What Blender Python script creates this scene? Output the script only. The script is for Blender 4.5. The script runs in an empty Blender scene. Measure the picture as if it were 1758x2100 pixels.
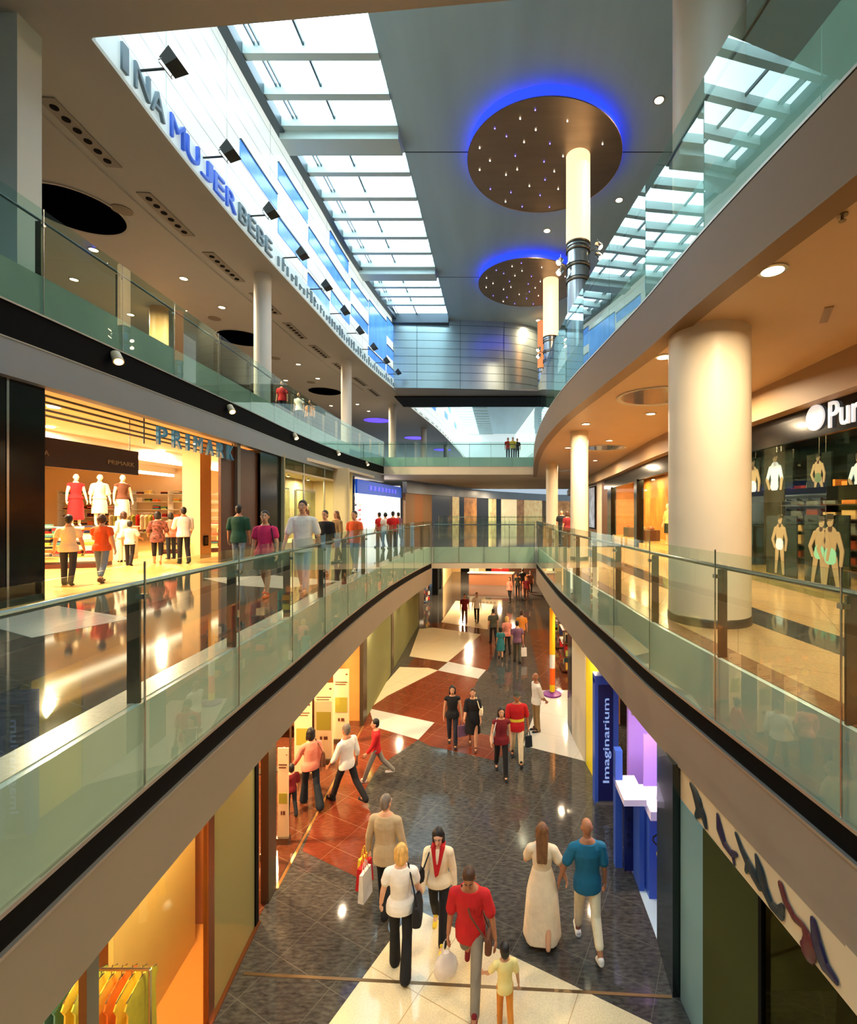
import bpy, math, random
from mathutils import Vector, Matrix
random.seed(11)
S = bpy.context.scene
COL = S.collection
# ---------------------------------------------------------------- camera, world, exposure
F, PX, PY, CZ = 960.0, 1025.0, 1048.0, 6.1      # focal length and principal point in photo pixels, eye height
cam = bpy.data.cameras.new('camera')
camo = bpy.data.objects.new('camera', cam); COL.objects.link(camo)
camo.location = (0, 0, CZ); camo.rotation_euler = (math.pi / 2, 0, 0)
cam.sensor_fit = 'HORIZONTAL'; cam.sensor_width = 36; cam.lens = F / 1758 * 36
cam.shift_x = -(PX - 879) / 1758; cam.shift_y = (PY - 1050) / 1758
cam.clip_start = 0.1; cam.clip_end = 400
S.camera = camo
w = bpy.data.worlds.new('sky'); S.world = w; w.use_nodes = True
w.node_tree.nodes['Background'].inputs[0].default_value = (.62, .78, .92, 1)
w.node_tree.nodes['Background'].inputs[1].default_value = 0.5
S.view_settings.view_transform = 'Standard'; S.view_settings.look = 'None'
S.view_settings.exposure = 0.6; S.view_settings.gamma = 1.0
S.view_settings.use_curve_mapping = False
S.cycles.transparent_max_bounces = 20
S.cycles.max_bounces = 8
S.cycles.sample_clamp_indirect = 6.0
S.cycles.caustics_reflective = False; S.cycles.caustics_refractive = False
SKY = 4.2            # radiance of the daylight behind the skylight glass
FACADE = 0.62         # backlit glazing of the atrium wall
WARM = (1.0, .66, .33); WARM2 = (1.0, .76, .48); COOL = (.72, .88, 1.0)

def lamp(loc, energy, size=1.0, col=WARM, rot=(0, 0, 0), size_y=None, spread=180):
    l = bpy.data.lights.new('area_lamp', 'AREA'); l.energy = energy; l.color = col; l.size = size
    if size_y: l.shape = 'RECTANGLE'; l.size_y = size_y
    else: l.shape = 'DISK'
    l.spread = math.radians(spread)
    o = bpy.data.objects.new('area_lamp', l); COL.objects.link(o); o.location = loc; o.rotation_euler = rot
    return o
R90 = math.pi / 2
# ---------------------------------------------------------------- helpers
L1, L2, CEIL, ROOF = 4.5, 10.22, 15.4, 20.6
def at(px, py, z):
    y = F * (CZ - z) / (py - PY); return Vector(((px - PX) * y / F, y, z))
def atY(px, py, y): return Vector(((px - PX) * y / F, y, CZ - (py - PY) * y / F))
def curve(pts):
    xs = [p[0] for p in pts]; ys = [p[1] for p in pts]; n = len(pts)
    d = [(ys[i+1]-ys[i])/(xs[i+1]-xs[i]) for i in range(n-1)]
    t = [d[0]] + [(d[i-1]+d[i])/2 for i in range(1, n-1)] + [d[-1]]
    def f(x):
        if x <= xs[0]: return ys[0] + t[0]*(x-xs[0])
        if x >= xs[-1]: return ys[-1] + t[-1]*(x-xs[-1])
        i = max(k for k in range(n-1) if xs[k] <= x)
        h = xs[i+1]-xs[i]; u = (x-xs[i])/h
        return ((2*u**3-3*u*u+1)*ys[i] + (u**3-2*u*u+u)*h*t[i] + (-2*u**3+3*u*u)*ys[i+1] + (u**3-u*u)*h*t[i+1])
    return f
def solve(c, px, lo=1.0, hi=90.0):          # depth at which the plan curve crosses the sight line of a photo column
    k = (px-PX)/F; g = lambda y: c(y)-k*y
    a = g(lo)
    for _ in range(60):
        m = (lo+hi)/2
        if (g(m) > 0) == (a > 0): lo = m
        else: hi = m
    return (lo+hi)/2
def span(a, b, step=.5):
    n = max(1, int(abs(b-a)/step+.5)); return [a+(b-a)*i/n for i in range(n+1)]

def lin(c):
    if isinstance(c, str): c = tuple(int(c[i:i+2], 16) for i in (0, 2, 4))
    return tuple(((v/255)/12.92 if v/255 <= .04045 else ((v/255+.055)/1.055)**2.4) for v in c) + (1,)
MATS = {}
def mat(name, col, rough=.5, metal=0., emit=0., ecol=None, var=0., scale=6., bump=0., spec=.5, coat=0., stretch=None):
    if name in MATS: return MATS[name]
    m = bpy.data.materials.new(name); m.use_nodes = True; N = m.node_tree.nodes; K = m.node_tree.links
    b = N['Principled BSDF']; c = lin(col)
    b.inputs['Base Color'].default_value = c; b.inputs['Roughness'].default_value = rough
    b.inputs['Metallic'].default_value = metal; b.inputs['Specular IOR Level'].default_value = spec
    b.inputs['Coat Weight'].default_value = coat
    if emit:
        b.inputs['Emission Color'].default_value = lin(ecol or col); b.inputs['Emission Strength'].default_value = emit
    if var or bump:
        tc = N.new('ShaderNodeTexCoord'); n = N.new('ShaderNodeTexNoise'); n.inputs['Scale'].default_value = scale
        n.inputs['Detail'].default_value = 5; src = tc.outputs['Object']
        if stretch:
            mp = N.new('ShaderNodeMapping'); mp.inputs['Scale'].default_value = stretch; K.new(src, mp.inputs[0]); src = mp.outputs[0]
        K.new(src, n.inputs['Vector'])
        if var:
            r = N.new('ShaderNodeValToRGB'); r.color_ramp.elements[0].position = .3; r.color_ramp.elements[1].position = .7
            r.color_ramp.elements[0].color = tuple(v*(1-var) for v in c[:3])+(1,); r.color_ramp.elements[1].color = tuple(min(1, v*(1+var)) for v in c[:3])+(1,)
            K.new(n.outputs['Fac'], r.inputs[0]); K.new(r.outputs[0], b.inputs['Base Color'])
        if bump:
            bn = N.new('ShaderNodeBump'); bn.inputs['Strength'].default_value = bump; bn.inputs['Distance'].default_value = .02
            K.new(n.outputs['Fac'], bn.inputs['Height']); K.new(bn.outputs[0], b.inputs['Normal'])
    MATS[name] = m; return m
def stone(name, col, grout, rough=.12, tile=.6, var=.35, rot=-27, scale=9., gw=.006, stretch=(1, 3, 1)):
    if name in MATS: return MATS[name]
    m = mat(name, col, rough, var=var, scale=scale, spec=.6, stretch=stretch); N = m.node_tree.nodes; K = m.node_tree.links
    b = N['Principled BSDF']; tc = N.new('ShaderNodeTexCoord'); mp = N.new('ShaderNodeMapping')
    mp.inputs['Rotation'].default_value = (0, 0, math.radians(-rot)); K.new(tc.outputs['Object'], mp.inputs[0])
    br = N.new('ShaderNodeTexBrick'); br.offset = 0; br.inputs['Scale'].default_value = 1; br.inputs['Mortar Size'].default_value = gw
    br.inputs['Brick Width'].default_value = tile*1.5; br.inputs['Row Height'].default_value = tile
    br.inputs['Mortar'].default_value = lin(grout); br.inputs['Mortar Smooth'].default_value = .1
    K.new(mp.outputs[0], br.inputs[0]); lk = b.inputs['Base Color'].links[0].from_socket
    K.new(lk, br.inputs['Color1']); K.new(lk, br.inputs['Color2']); K.new(br.outputs[0], b.inputs['Base Color'])
    return m
def glass(name, tint=(225, 240, 232), refl=1.0, milk=0., milkcol=(150, 170, 150), rough=0.):
    if name in MATS: return MATS[name]
    m = bpy.data.materials.new(name); m.use_nodes = True; N = m.node_tree.nodes; K = m.node_tree.links
    N.remove(N['Principled BSDF']); out = N['Material Output']
    t = N.new('ShaderNodeBsdfTransparent'); t.inputs[0].default_value = lin(tint)
    g = N.new('ShaderNodeBsdfGlossy'); g.inputs['Roughness'].default_value = rough; g.inputs[0].default_value = (.92, 1, .97, 1)
    fr = N.new('ShaderNodeFresnel'); fr.inputs[0].default_value = 1.5
    mu = N.new('ShaderNodeMath'); mu.operation = 'MULTIPLY'; mu.inputs[1].default_value = refl; mu.use_clamp = True
    ge = N.new('ShaderNodeNewGeometry'); iv = N.new('ShaderNodeMath'); iv.operation = 'SUBTRACT'; iv.inputs[0].default_value = 1; K.new(ge.outputs['Backfacing'], iv.inputs[1])
    m2 = N.new('ShaderNodeMath'); m2.operation = 'MULTIPLY'; K.new(fr.outputs[0], m2.inputs[0]); K.new(iv.outputs[0], m2.inputs[1])
    K.new(m2.outputs[0], mu.inputs[0]); src = t.outputs[0]
    if milk:
        d = N.new('ShaderNodeBsdfDiffuse'); d.inputs[0].default_value = lin(milkcol)
        x = N.new('ShaderNodeMixShader'); x.inputs[0].default_value = milk; K.new(src, x.inputs[1]); K.new(d.outputs[0], x.inputs[2]); src = x.outputs[0]
    x = N.new('ShaderNodeMixShader'); K.new(mu.outputs[0], x.inputs[0]); K.new(src, x.inputs[1]); K.new(g.outputs[0], x.inputs[2])
    K.new(x.outputs[0], out.inputs[0]); MATS[name] = m; return m

class G:
    def __init__(s): s.v = []; s.f = []; s.m = []
    def add(s, vs, fs, m=0):
        o = len(s.v); s.v += [tuple(p) for p in vs]; s.f += [tuple(i+o for i in f) for f in fs]; s.m += [m]*len(fs); return s
    def hexa(s, p, m=0):
        return s.add(p, [(3, 2, 1, 0), (4, 5, 6, 7), (0, 1, 5, 4), (1, 2, 6, 5), (2, 3, 7, 6), (3, 0, 4, 7)], m)
    def box(s, x0, x1, y0, y1, z0, z1, m=0):
        return s.hexa([(x0, y0, z0), (x1, y0, z0), (x1, y1, z0), (x0, y1, z0), (x0, y0, z1), (x1, y0, z1), (x1, y1, z1), (x0, y1, z1)], m)
    def obox(s, c, sx, sy, z0, z1, rot=0, m=0):
        ca, sa = math.cos(rot), math.sin(rot)
        q = [(c[0]+a*ca-b*sa, c[1]+a*sa+b*ca) for a, b in ((-sx/2, -sy/2), (sx/2, -sy/2), (sx/2, sy/2), (-sx/2, sy/2))]
        return s.hexa([(x, y, z0) for x, y in q]+[(x, y, z1) for x, y in q], m)
    def prism(s, poly, z0, z1, m=0):
        a = sum(poly[i-1][0]*poly[i][1]-poly[i][0]*poly[i-1][1] for i in range(len(poly)))
        if a < 0: poly = poly[::-1]
        n = len(poly)
        return s.add([(p[0], p[1], z0) for p in poly]+[(p[0], p[1], z1) for p in poly],
              [tuple(range(n))[::-1], tuple(range(n, 2*n))]+[(i, (i+1) % n, n+(i+1) % n, n+i) for i in range(n)], m)
    def rings(s, R, m=0, cap=True):
        n = len(R[0]); vs = [p for r in R for p in r]; fs = []
        for k in range(len(R)-1):
            fs += [(k*n+i, k*n+(i+1) % n, (k+1)*n+(i+1) % n, (k+1)*n+i) for i in range(n)]
        if cap: fs += [tuple(range(n))[::-1], tuple(range((len(R)-1)*n, len(R)*n))]
        return s.add(vs, fs, m)
    def sweep(s, path, prof, m=0):          # path: plan points; prof: (offset to the right of travel, z)
        R = []
        for i, p in enumerate(path):
            a = path[max(0, i-1)]; b = path[min(len(path)-1, i+1)]
            tx, ty = b[0]-a[0], b[1]-a[1]; l = math.hypot(tx, ty); nx, ny = ty/l, -tx/l
            R.append([(p[0]+nx*o, p[1]+ny*o, z) for o, z in prof])
        return s.rings(R, m)
    def tube(s, pts, r, n=10, m=0):
        pts = [Vector(p) for p in pts]; R = []
        for i, p in enumerate(pts):
            t = (pts[min(len(pts)-1, i+1)]-pts[max(0, i-1)]).normalized()
            u = t.cross(Vector((0, 0, 1)) if abs(t.z) < .9 else Vector((1, 0, 0))).normalized(); v = t.cross(u)
            rr = r[i] if isinstance(r, (list, tuple)) else r
            R.append([p+(u*math.cos(2*math.pi*k/n)+v*math.sin(2*math.pi*k/n))*rr for k in range(n)])
        return s.rings(R, m)
    def lathe(s, prof, c=(0, 0, 0), n=32, m=0, cap=True):
        return s.rings([[(c[0]+r*math.cos(2*math.pi*k/n), c[1]+r*math.sin(2*math.pi*k/n), c[2]+z) for k in range(n)] for r, z in prof], m, cap)
    def cyl(s, c, r, z0, z1, n=32, m=0): return s.lathe([(r, z0), (r, z1)], (c[0], c[1], 0), n, m)
    def ell(s, c, r, R=None, n=12, m=0):
        rs = []; c = Vector(c)
        for j in range(1, n//2+2):
            a = math.pi*(j-.5)/(n//2+1)-math.pi/2 if False else math.pi*j/(n//2+2)
            rs.append([(math.sin(a)*math.cos(2*math.pi*k/n), math.sin(a)*math.sin(2*math.pi*k/n), -math.cos(a)) for k in range(n)])
        rs = [[c+((R @ Vector((p[0]*r[0], p[1]*r[1], p[2]*r[2]))) if R else Vector((p[0]*r[0], p[1]*r[1], p[2]*r[2]))) for p in q] for q in rs]
        return s.rings(rs, m)
    def cap(s, a, b, ra, rb, n=10, m=0):
        a, b = Vector(a), Vector(b); t = b-a
        if t.length < 1e-6: return s.ell(a, (ra,)*3, n=n, m=m)
        t.normalize(); u = t.cross(Vector((0, 0, 1)) if abs(t.z) < .9 else Vector((1, 0, 0))).normalized(); v = t.cross(u); R = []
        for base, r, angs in ((a, ra, (-75, -40, 0)), (b, rb, (0, 40, 75))):
            for d in angs:
                d = math.radians(d); R.append([base+t*(r*math.sin(d))+(u*math.cos(2*math.pi*k/n)+v*math.sin(2*math.pi*k/n))*(r*math.cos(d)) for k in range(n)])
        return s.rings(R, m)
    def mesh(s, name, mats, sharp=35):
        me = bpy.data.meshes.new(name); me.from_pydata(s.v, [], s.f)
        for q in (mats if isinstance(mats, (list, tuple)) else [mats]): me.materials.append(q)
        me.polygons.foreach_set('material_index', s.m)
        me.polygons.foreach_set('use_smooth', [True]*len(s.f)); me.update()
        me.set_sharp_from_angle(angle=math.radians(sharp)); return me
    def build(s, name, mats, parent=None, loc=None, rotz=0.):
        o = bpy.data.objects.new(name, s.mesh(name, mats)); COL.objects.link(o)
        if parent: o.parent = parent
        if loc is not None: o.location = loc
        if rotz: o.rotation_euler = (0, 0, rotz)
        return o
def tag(o, label=None, cat=None, group=None, kind=None):
    if label: o['label'] = label
    if cat: o['category'] = cat
    if group: o['group'] = group
    if kind: o['kind'] = kind
    return o
def thing(name, label, cat, loc=(0, 0, 0), rotz=0., group=None):
    o = bpy.data.objects.new(name, None); COL.objects.link(o); o.empty_display_size = .2
    o.location = loc; o.rotation_euler = (0, 0, rotz); return tag(o, label, cat, group)
def struct(name, g, mats, label=None, cat='structure'):
    o = g.build(name, mats); o['kind'] = 'structure'
    if label: o['label'] = label; o['category'] = cat
    return o
def copytree(o, parent=None):
    c = o.copy(); COL.objects.link(c)
    if parent: c.parent = parent
    for ch in list(o.children): copytree(ch, c)
    return c
ORD = ['nearest', 'second', 'third', 'fourth', 'fifth', 'sixth', 'seventh', 'eighth', 'ninth', 'tenth', 'eleventh', 'twelfth', 'thirteenth', 'fourteenth', 'fifteenth', 'sixteenth', 'seventeenth', 'eighteenth', 'nineteenth', 'twentieth']
def text_mesh(txt, wid, hei, depth, m):        # lettering standing in the local XZ plane, front towards -Y
    cu = bpy.data.curves.new('t', 'FONT'); cu.body = txt; cu.size = 1; cu.extrude = .05; cu.resolution_u = 4
    o = bpy.data.objects.new('t', cu); COL.objects.link(o)
    me = bpy.data.meshes.new_from_object(o.evaluated_get(bpy.context.evaluated_depsgraph_get()))
    bpy.data.objects.remove(o); bpy.data.curves.remove(cu)
    xs = [v.co.x for v in me.vertices]; ys = [v.co.y for v in me.vertices]
    x0, x1, y0, y1 = min(xs), max(xs), min(ys), max(ys)
    for v in me.vertices:
        c = v.co.copy(); v.co = ((c.x-x0)/(x1-x0)*wid, -c.z/.05*depth/2, (c.y-y0)/(y1-y0)*hei)
    me.materials.clear(); me.materials.append(m); me.update(); return me
def letter(txt, wid, hei, depth, m, loc, rot, parent=None, name='lettering'):
    o = bpy.data.objects.new(name, text_mesh(txt, wid, hei, depth, m)); COL.objects.link(o)
    o.location = loc; o.rotation_euler = rot
    if parent: o.parent = parent
    return o

# ---------------------------------------------------------------- plan curves: X as a function of depth
cL1L = curve([(-8, -2.2), (1, -2.72), (2.67, -2.85), (3.9, -2.96), (5.6, -3.07), (7, -3.13), (8.75, -3.24), (10.2, -3.31), (12, -3.37), (14.8, -3.38), (18, -3.25), (20.8, -3.03)])
cL1R = curve([(-8, 3.5), (1, 2.8), (3.5, 2.55), (5.1, 2.35), (6.73, 2.16), (8.45, 2.06), (10, 1.95), (11.6, 1.86), (13.1, 1.77), (14.8, 1.72), (20.8, 1.64)])
cL2L = curve([(-8, -7.4), (5, -7.9), (8, -8.0), (12, -8.25), (15.5, -8.5), (20, -8.9), (25, -9.15), (28, -9.2), (36, -8.85)])
cCEL = curve([(-8, -7.8), (9, -8.0), (12, -8.3), (16, -8.5), (22, -8.55), (26, -8.6), (31, -8.4), (36, -8.0), (42, -7.8), (53, -6.9), (86, -5.9)])
cL2R = curve([(-8, 3.8), (1, 3.05), (3.5, 2.76), (5.7, 2.49), (7.6, 2.36), (9.2, 2.18), (13.3, 1.76), (18, 1.62), (24, 1.8), (30, 2.2), (36, 2.6)])
cL0L = curve([(1, -3.0), (3.5, -3.22), (5.6, -3.44), (6.8, -3.56), (9.6, -3.69), (13.5, -3.88), (27, -4.36), (40, -4.6)])
cL0R = curve([(1, 2.75), (3.5, 2.5), (5.8, 2.2), (8, 2.25), (10, 2.2), (13, 1.95), (17, 2.1), (27, 2.6), (40, 3.2)])
cSHR = curve([(-8, 5.9), (8, 5.9), (17, 5.9), (24, 6.4), (31, 6.8), (38, 7.0), (60, 9)])      # right shop front, level 1
def pts(c, a, b, step=.5): return [(c(y), y) for y in span(a, b, step)]

# ---------------------------------------------------------------- materials
M_frost = mat('frosted_back_painted_glass', (200, 214, 206), .18, coat=.3, var=.06, scale=1.5)
M_chan = mat('satin_aluminium_channel', (190, 188, 178), .35, .8)
M_black = mat('black_recess', (6, 6, 7), .7, spec=.1)
M_fasL = mat('taupe_fascia_plaster', (134, 124, 108), .55, var=.03, scale=2)
M_fasR = mat('taupe_fascia_metal', (150, 136, 122), .42, var=.03, scale=2)
M_fas2 = mat('grey_fascia_metal', (158, 164, 170), .38, .15, var=.03, scale=1.2)
M_soff = mat('cream_soffit_plaster', (212, 196, 170), .6, var=.02, scale=2)
M_ceil = mat('taupe_ceiling_plaster', (190, 188, 182), .6, var=.02, scale=1)
M_fasU = mat('brown_fascia_plaster', (118, 90, 56), .5, var=.03, scale=2)
M_ceilR = mat('ochre_ceiling_plaster', (186, 156, 120), .5, var=.03, scale=1)
M_roof = mat('slate_metal_ceiling', (172, 204, 212), .5, .0, var=.07, scale=.9, stretch=(1, .12, 1))
M_white = mat('white_paint', (232, 230, 222), .5)
M_cream = mat('cream_column_paint', (226, 212, 186), .45, var=.02, scale=2)
M_steel = mat('brushed_steel', (190, 192, 194), .22, 1., var=.05, scale=20)
M_dsteel = mat('dark_bronze_steel', (128, 114, 96), .35, .8, var=.08, scale=12)
M_glass = glass('balustrade_glass', (243, 250, 246), 1.4)
M_glassL2 = glass('green_balustrade_glass', (232, 247, 243), 1.7)
M_shop = glass('shop_window_glass', (236, 242, 232), .8)
M_milk = glass('frosted_shop_glass', (210, 214, 180), .8, .6, (150, 150, 108), .05)
M_gran = stone('dark_granite_floor', (72, 69, 65), (98, 94, 86), .06, .62, .5, gw=.005)
M_red = stone('red_granite_floor', (114, 52, 32), (140, 92, 66), .12, .62, .22)
M_brn = stone('brown_granite_floor', (96, 52, 32), (120, 90, 70), .12, .62, .2)
M_crm = stone('cream_terrazzo_floor', (226, 208, 170), (190, 160, 120), .1, 1.2, .12, scale=60, stretch=(1, 1, 1))
M_whit = stone('pale_granite_floor', (206, 200, 188), (180, 170, 150), .12, 1.2, .1, scale=40, stretch=(1, 1, 1))
M_tan = stone('tan_granite_floor', (186, 150, 104), (150, 120, 86), .14, .8, .12, scale=30, stretch=(1, 1, 1))
M_strip = mat('pale_stone_kerb', (200, 184, 160), .25, var=.1, scale=30)
M_stripR = mat('brown_stone_kerb', (128, 88, 56), .2, var=.15, scale=14)
M_orange = mat('orange_shop_wall', (226, 150, 76), .6, var=.05, scale=3)
M_amber = mat('amber_laminate_floor', (226, 176, 100), .3, var=.08, scale=4)
M_shopw = mat('warm_white_shop_wall', (244, 220, 178), .6)
M_wood = mat('brown_wood_panel', (92, 52, 28), .4, var=.25, scale=5, stretch=(8, 8, .6))
M_gloss = mat('polished_black_stone', (8, 9, 9), .15, var=.3, scale=4, spec=.3)
M_lampw = mat('lit_downlight', (255, 236, 200), .5, emit=14, ecol=(255, 226, 176))
# ---------------------------------------------------------------- level 0 floor with its inlaid granite fields
g = G(); g.box(-14, 14, -8, 62, -.2, 0, 0)
def inlay(poly, m, z=.0): g.prism([(p[0], p[1]) for p in poly], -.01, .003+z, m)
def px0(*q): return [at(x, y, 0) for x, y in q]
inlay([(-1.32, 7.19), (2.6, 5.16), (2.6, 1), (-4.03, 1)], 1)
inlay(px0((620, 1745), (735, 1800), (768, 1690), (745, 1625), (778, 1571), (858, 1517), (769, 1491), (757, 1453), (742, 1490), (655, 1660)), 2)
inlay(px0((757, 1453), (891, 1482), (858, 1517), (769, 1491)), 3, .001)
inlay(px0((795, 1427), (898, 1375), (981, 1392), (962, 1432), (957, 1500), (1032, 1512), (1047, 1540), (1013, 1559), (880, 1529), (858, 1517), (891, 1482), (757, 1453)), 2)
inlay(px0((757, 1453), (795, 1427), (898, 1375), (880, 1370), (820, 1368), (770, 1425)), 1, .001)
inlay(px0((1073, 1529), (1185, 1557), (1235, 1572), (1215, 1415), (1112, 1416)), 3)
inlay(px0((1112, 1416), (1200, 1414), (1120, 1290), (1085, 1292)), 4)
inlay(px0((920, 1357), (997, 1374), (981, 1392), (898, 1375)), 3, .001)
inlay(px0((860, 1290), (889, 1287), (987, 1301), (918, 1358), (840, 1346)), 1)
inlay(px0((850, 1348), (918, 1358), (898, 1375), (835, 1367)), 4)
inlay(px0((872, 1281), (905, 1276), (1000, 1291), (987, 1301), (889, 1287)), 4)
inlay(px0((987, 1301), (1022, 1308), (1012, 1340), (1000, 1376), (918, 1358)), 2)
inlay(px0((905, 1276), (1000, 1291), (1012, 1240), (935, 1232)), 1)
a, b = at(500, 1997, 0), at(1378, 2045, 0)
g.sweep([(a.x, a.y), (b.x, b.y)], [(-.02, -.01), (.02, -.01), (.02, .006), (-.02, .006)], 5)
struct('floor', g, [M_gran, M_crm, M_red, M_whit, M_brn, mat('brass_joint_strip', (120, 96, 66), .3, .6)])

# ---------------------------------------------------------------- slabs of level 1 and level 2
def slab(name, polys, z1, th, mats, extra=None):
    q = G()
    for p in polys: q.prism(p, z1-th, z1, 0)
    if extra: extra(q)
    return struct(name, q, mats)
LW = [(x-.1, y) for x, y in pts(cL1L, -8, 20.8)]
RW = [(x+.1, y) for x, y in pts(cL1R, -8, 20.8)]
def lfloor(q):
    q.sweep([(x-.08, y) for x, y in pts(cL1L, -8, 20.8)], [(-.27, 4.49), (0, 4.49), (0, 4.504), (-.27, 4.504)], 1)
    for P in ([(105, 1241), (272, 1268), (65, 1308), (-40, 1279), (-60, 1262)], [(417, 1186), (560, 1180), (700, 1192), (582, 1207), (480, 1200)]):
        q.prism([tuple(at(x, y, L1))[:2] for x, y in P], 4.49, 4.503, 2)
    q.prism([(-8.05, -8)]+[(-8.0 if y < 8 else cL2L(y)-.05, y) for y in span(2, 30, 1)]+[(-27, 30), (-27, -8)], 4.49, 4.504, 3)
slab('floor', [LW+[(-27, 20.8), (-27, -8)], [(-27, 20.92), (20, 20.92), (20, 72), (-27, 72)]], L1, .9, [M_gran, M_strip, M_whit, M_amber], lfloor)
def rfloor(q):
    q.sweep([(x+.08, y) for x, y in pts(cL1R, -8, 20.8)], [(0, 4.49), (.27, 4.49), (.27, 4.504), (0, 4.504)], 1)
    q.prism([(x+1.45, y) for x, y in pts(cL1R, -8, 20.8)]+[(x+2.1, y) for x, y in pts(cL1R, -8, 20.8)][::-1], 4.49, 4.503, 2)
slab('floor', [RW+[(20, 20.8), (20, -8)]], L1, .9, [M_tan, M_stripR, M_gran], rfloor)
slab('floor', [[(-6, -8), (6, -8), (6, -.6), (-6, -.6)]], L1, .5, [M_gran])      # gallery bridge under the viewpoint
L2LW = [(x-.1, y) for x, y in pts(cL2L, -8, 35.8)]
slab('floor', [L2LW+[(-27, 35.8), (-27, -8)], [(-27, 35.92), (20, 35.92), (20, 58), (-27, 58)]], L2, .6, [M_gran])
slab('floor', [[(x+.1, y) for x, y in pts(cL2R, -8, 35.8)]+[(20, 35.8), (20, -8)]], L2, .6, [M_gran])

# ceilings: level 0 soffits, level 1 right, level 2 left
slab('ceiling', [[(x-.25, y) for x, y in pts(cL1L, -8, 20.8)]+[(-9, 20.8), (-9, -8)], [(x+.25, y) for x, y in pts(cL1R, -8, 20.8)]+[(9, 20.8), (9, -8)]], 3.0, .08, [M_soff])
g = G(); g.prism([(x+.1, y) for x, y in pts(cL2R, -8, 36)]+[(20, 36), (20, -8)], 8.7, 8.8, 0)
struct('ceiling', g, [M_ceilR])
g = G(); g.box(-9, 9, 20.85, 60, 3.56, 3.598); struct('ceiling', g, [M_soff])
g = G(); g.prism([(-26.9, 35), (20, 35), (20, 58), (-26.9, 58)], 8.82, 8.9, 0); struct('ceiling', g, [M_soff])
g = G()
cl = [(cCEL(y), y) for y in span(9.2, 36, .6)]
g.prism([(-26, 3.5), (-26, 9.2)]+[(-8, 9.2), (.5, 8.5), (20, 7.4), (20, 3.5)], CEIL, CEIL+.5, 0); g.box(-26, -8, -8, 3.5, CEIL, CEIL+.5, 0); g.box(4, 20, -8, 3.5, CEIL, CEIL+.5, 0)
g.prism([(-26, 9.2), (-26, 36)]+cl[::-1], CEIL, CEIL+.12, 0)
g.prism([(-26, 36), (-26, 88)]+[(cCEL(y), y) for y in span(36, 88, 2)][::-1], CEIL, CEIL+.12, 0)
g.sweep([(cCEL(y)-2.6, y) for y in span(5, 36, .8)], [(-.1, CEIL-.05), (.1, CEIL-.05), (.13, CEIL+.02), (-.13, CEIL+.02)], 0)      # bead beside the air slots
struct('ceiling', g, [M_ceil])

# roof: slate ceiling, daylight glazing, bulkhead
g = G(); g.prism([(-3.84, 7), (-3.84, 90), (16, 90), (16, 7)], ROOF, ROOF+.3, 0)
g.box(-3.84, 16, 18.89, 18.93, ROOF-.004, ROOF+.1, 1); g.box(-3.84, 16, 29.0, 29.04, ROOF-.004, ROOF+.1, 1)
struct('ceiling', g, [M_roof, M_black])
M_sky = mat('daylight_through_roof_glass', (225, 240, 245), .3, emit=SKY, ecol=(205, 232, 246))
M_beam = mat('mint_white_roof_beam', (196, 214, 208), .45)
M_mul = mat('dark_glazing_bar', (80, 92, 98), .4, .4)
wroot = bpy.data.objects.new('window_1', None); COL.objects.link(wroot); wroot['kind'] = 'structure'
thin = [8.9, 10.4, 11.9, 13.4, 14.9, 16.35, 20.1, 21.7, 23.2, 24.8, 26.3, 30.3, 31.6, 32.9]
thick = [(17.55, 18.9), (27.7, 29.05)]
ed = sorted([(t-.13, t+.13) for t in thin]+thick)
prev = 7.0
for i, (a, b) in enumerate(ed+[(35.4, 35.5)]):
    G().prism([(cCEL(prev), prev), (cCEL(a), a), (-3.84, a), (-3.84, prev)], ROOF+.32, ROOF+.36).build('pane', M_sky, wroot)
    if i < len(ed):
        big = b-a > .5
        q = G(); q.hexa([(cCEL(a)+.1, a, ROOF-.05), (-3.84, a, ROOF-.05), (-3.84, b, ROOF-.05), (cCEL(b)+.1, b, ROOF-.05), (cCEL(a)+.1, a, ROOF+.31), (-3.84, a, ROOF+.31), (-3.84, b, ROOF+.31), (cCEL(b)+.1, b, ROOF+.31)])
        if big:
            q.box(cCEL(a)+.15, -3.86, a+.25, b-.25, ROOF-.35, ROOF-.04)
        q.build('beam', M_beam, wroot)
    prev = b
for k in range(6):
    G().box(-8, 4, -8+1.9*k, -6.35+1.9*k, ROOF+.32, ROOF+.36).build('pane', M_sky, wroot); G().box(-8, 4, -6.35+1.9*k, -6.1+1.9*k, ROOF-.05, ROOF+.31).build('beam', M_beam, wroot)
for xo, r in ((-6.2, .035), (-7.75, .02), (-7.6, .02)):
    G().box(xo-r, xo+r, 7, 35.4, ROOF+.2, ROOF+.31).build('mullion', M_mul, wroot)
G().sweep([(cCEL(y), y) for y in span(9, 36, .8)], [(.02, ROOF-.12), (.34, ROOF-.12), (.34, ROOF+.31), (.02, ROOF+.31)]).build('edge_beam', M_mul, wroot)
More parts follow.
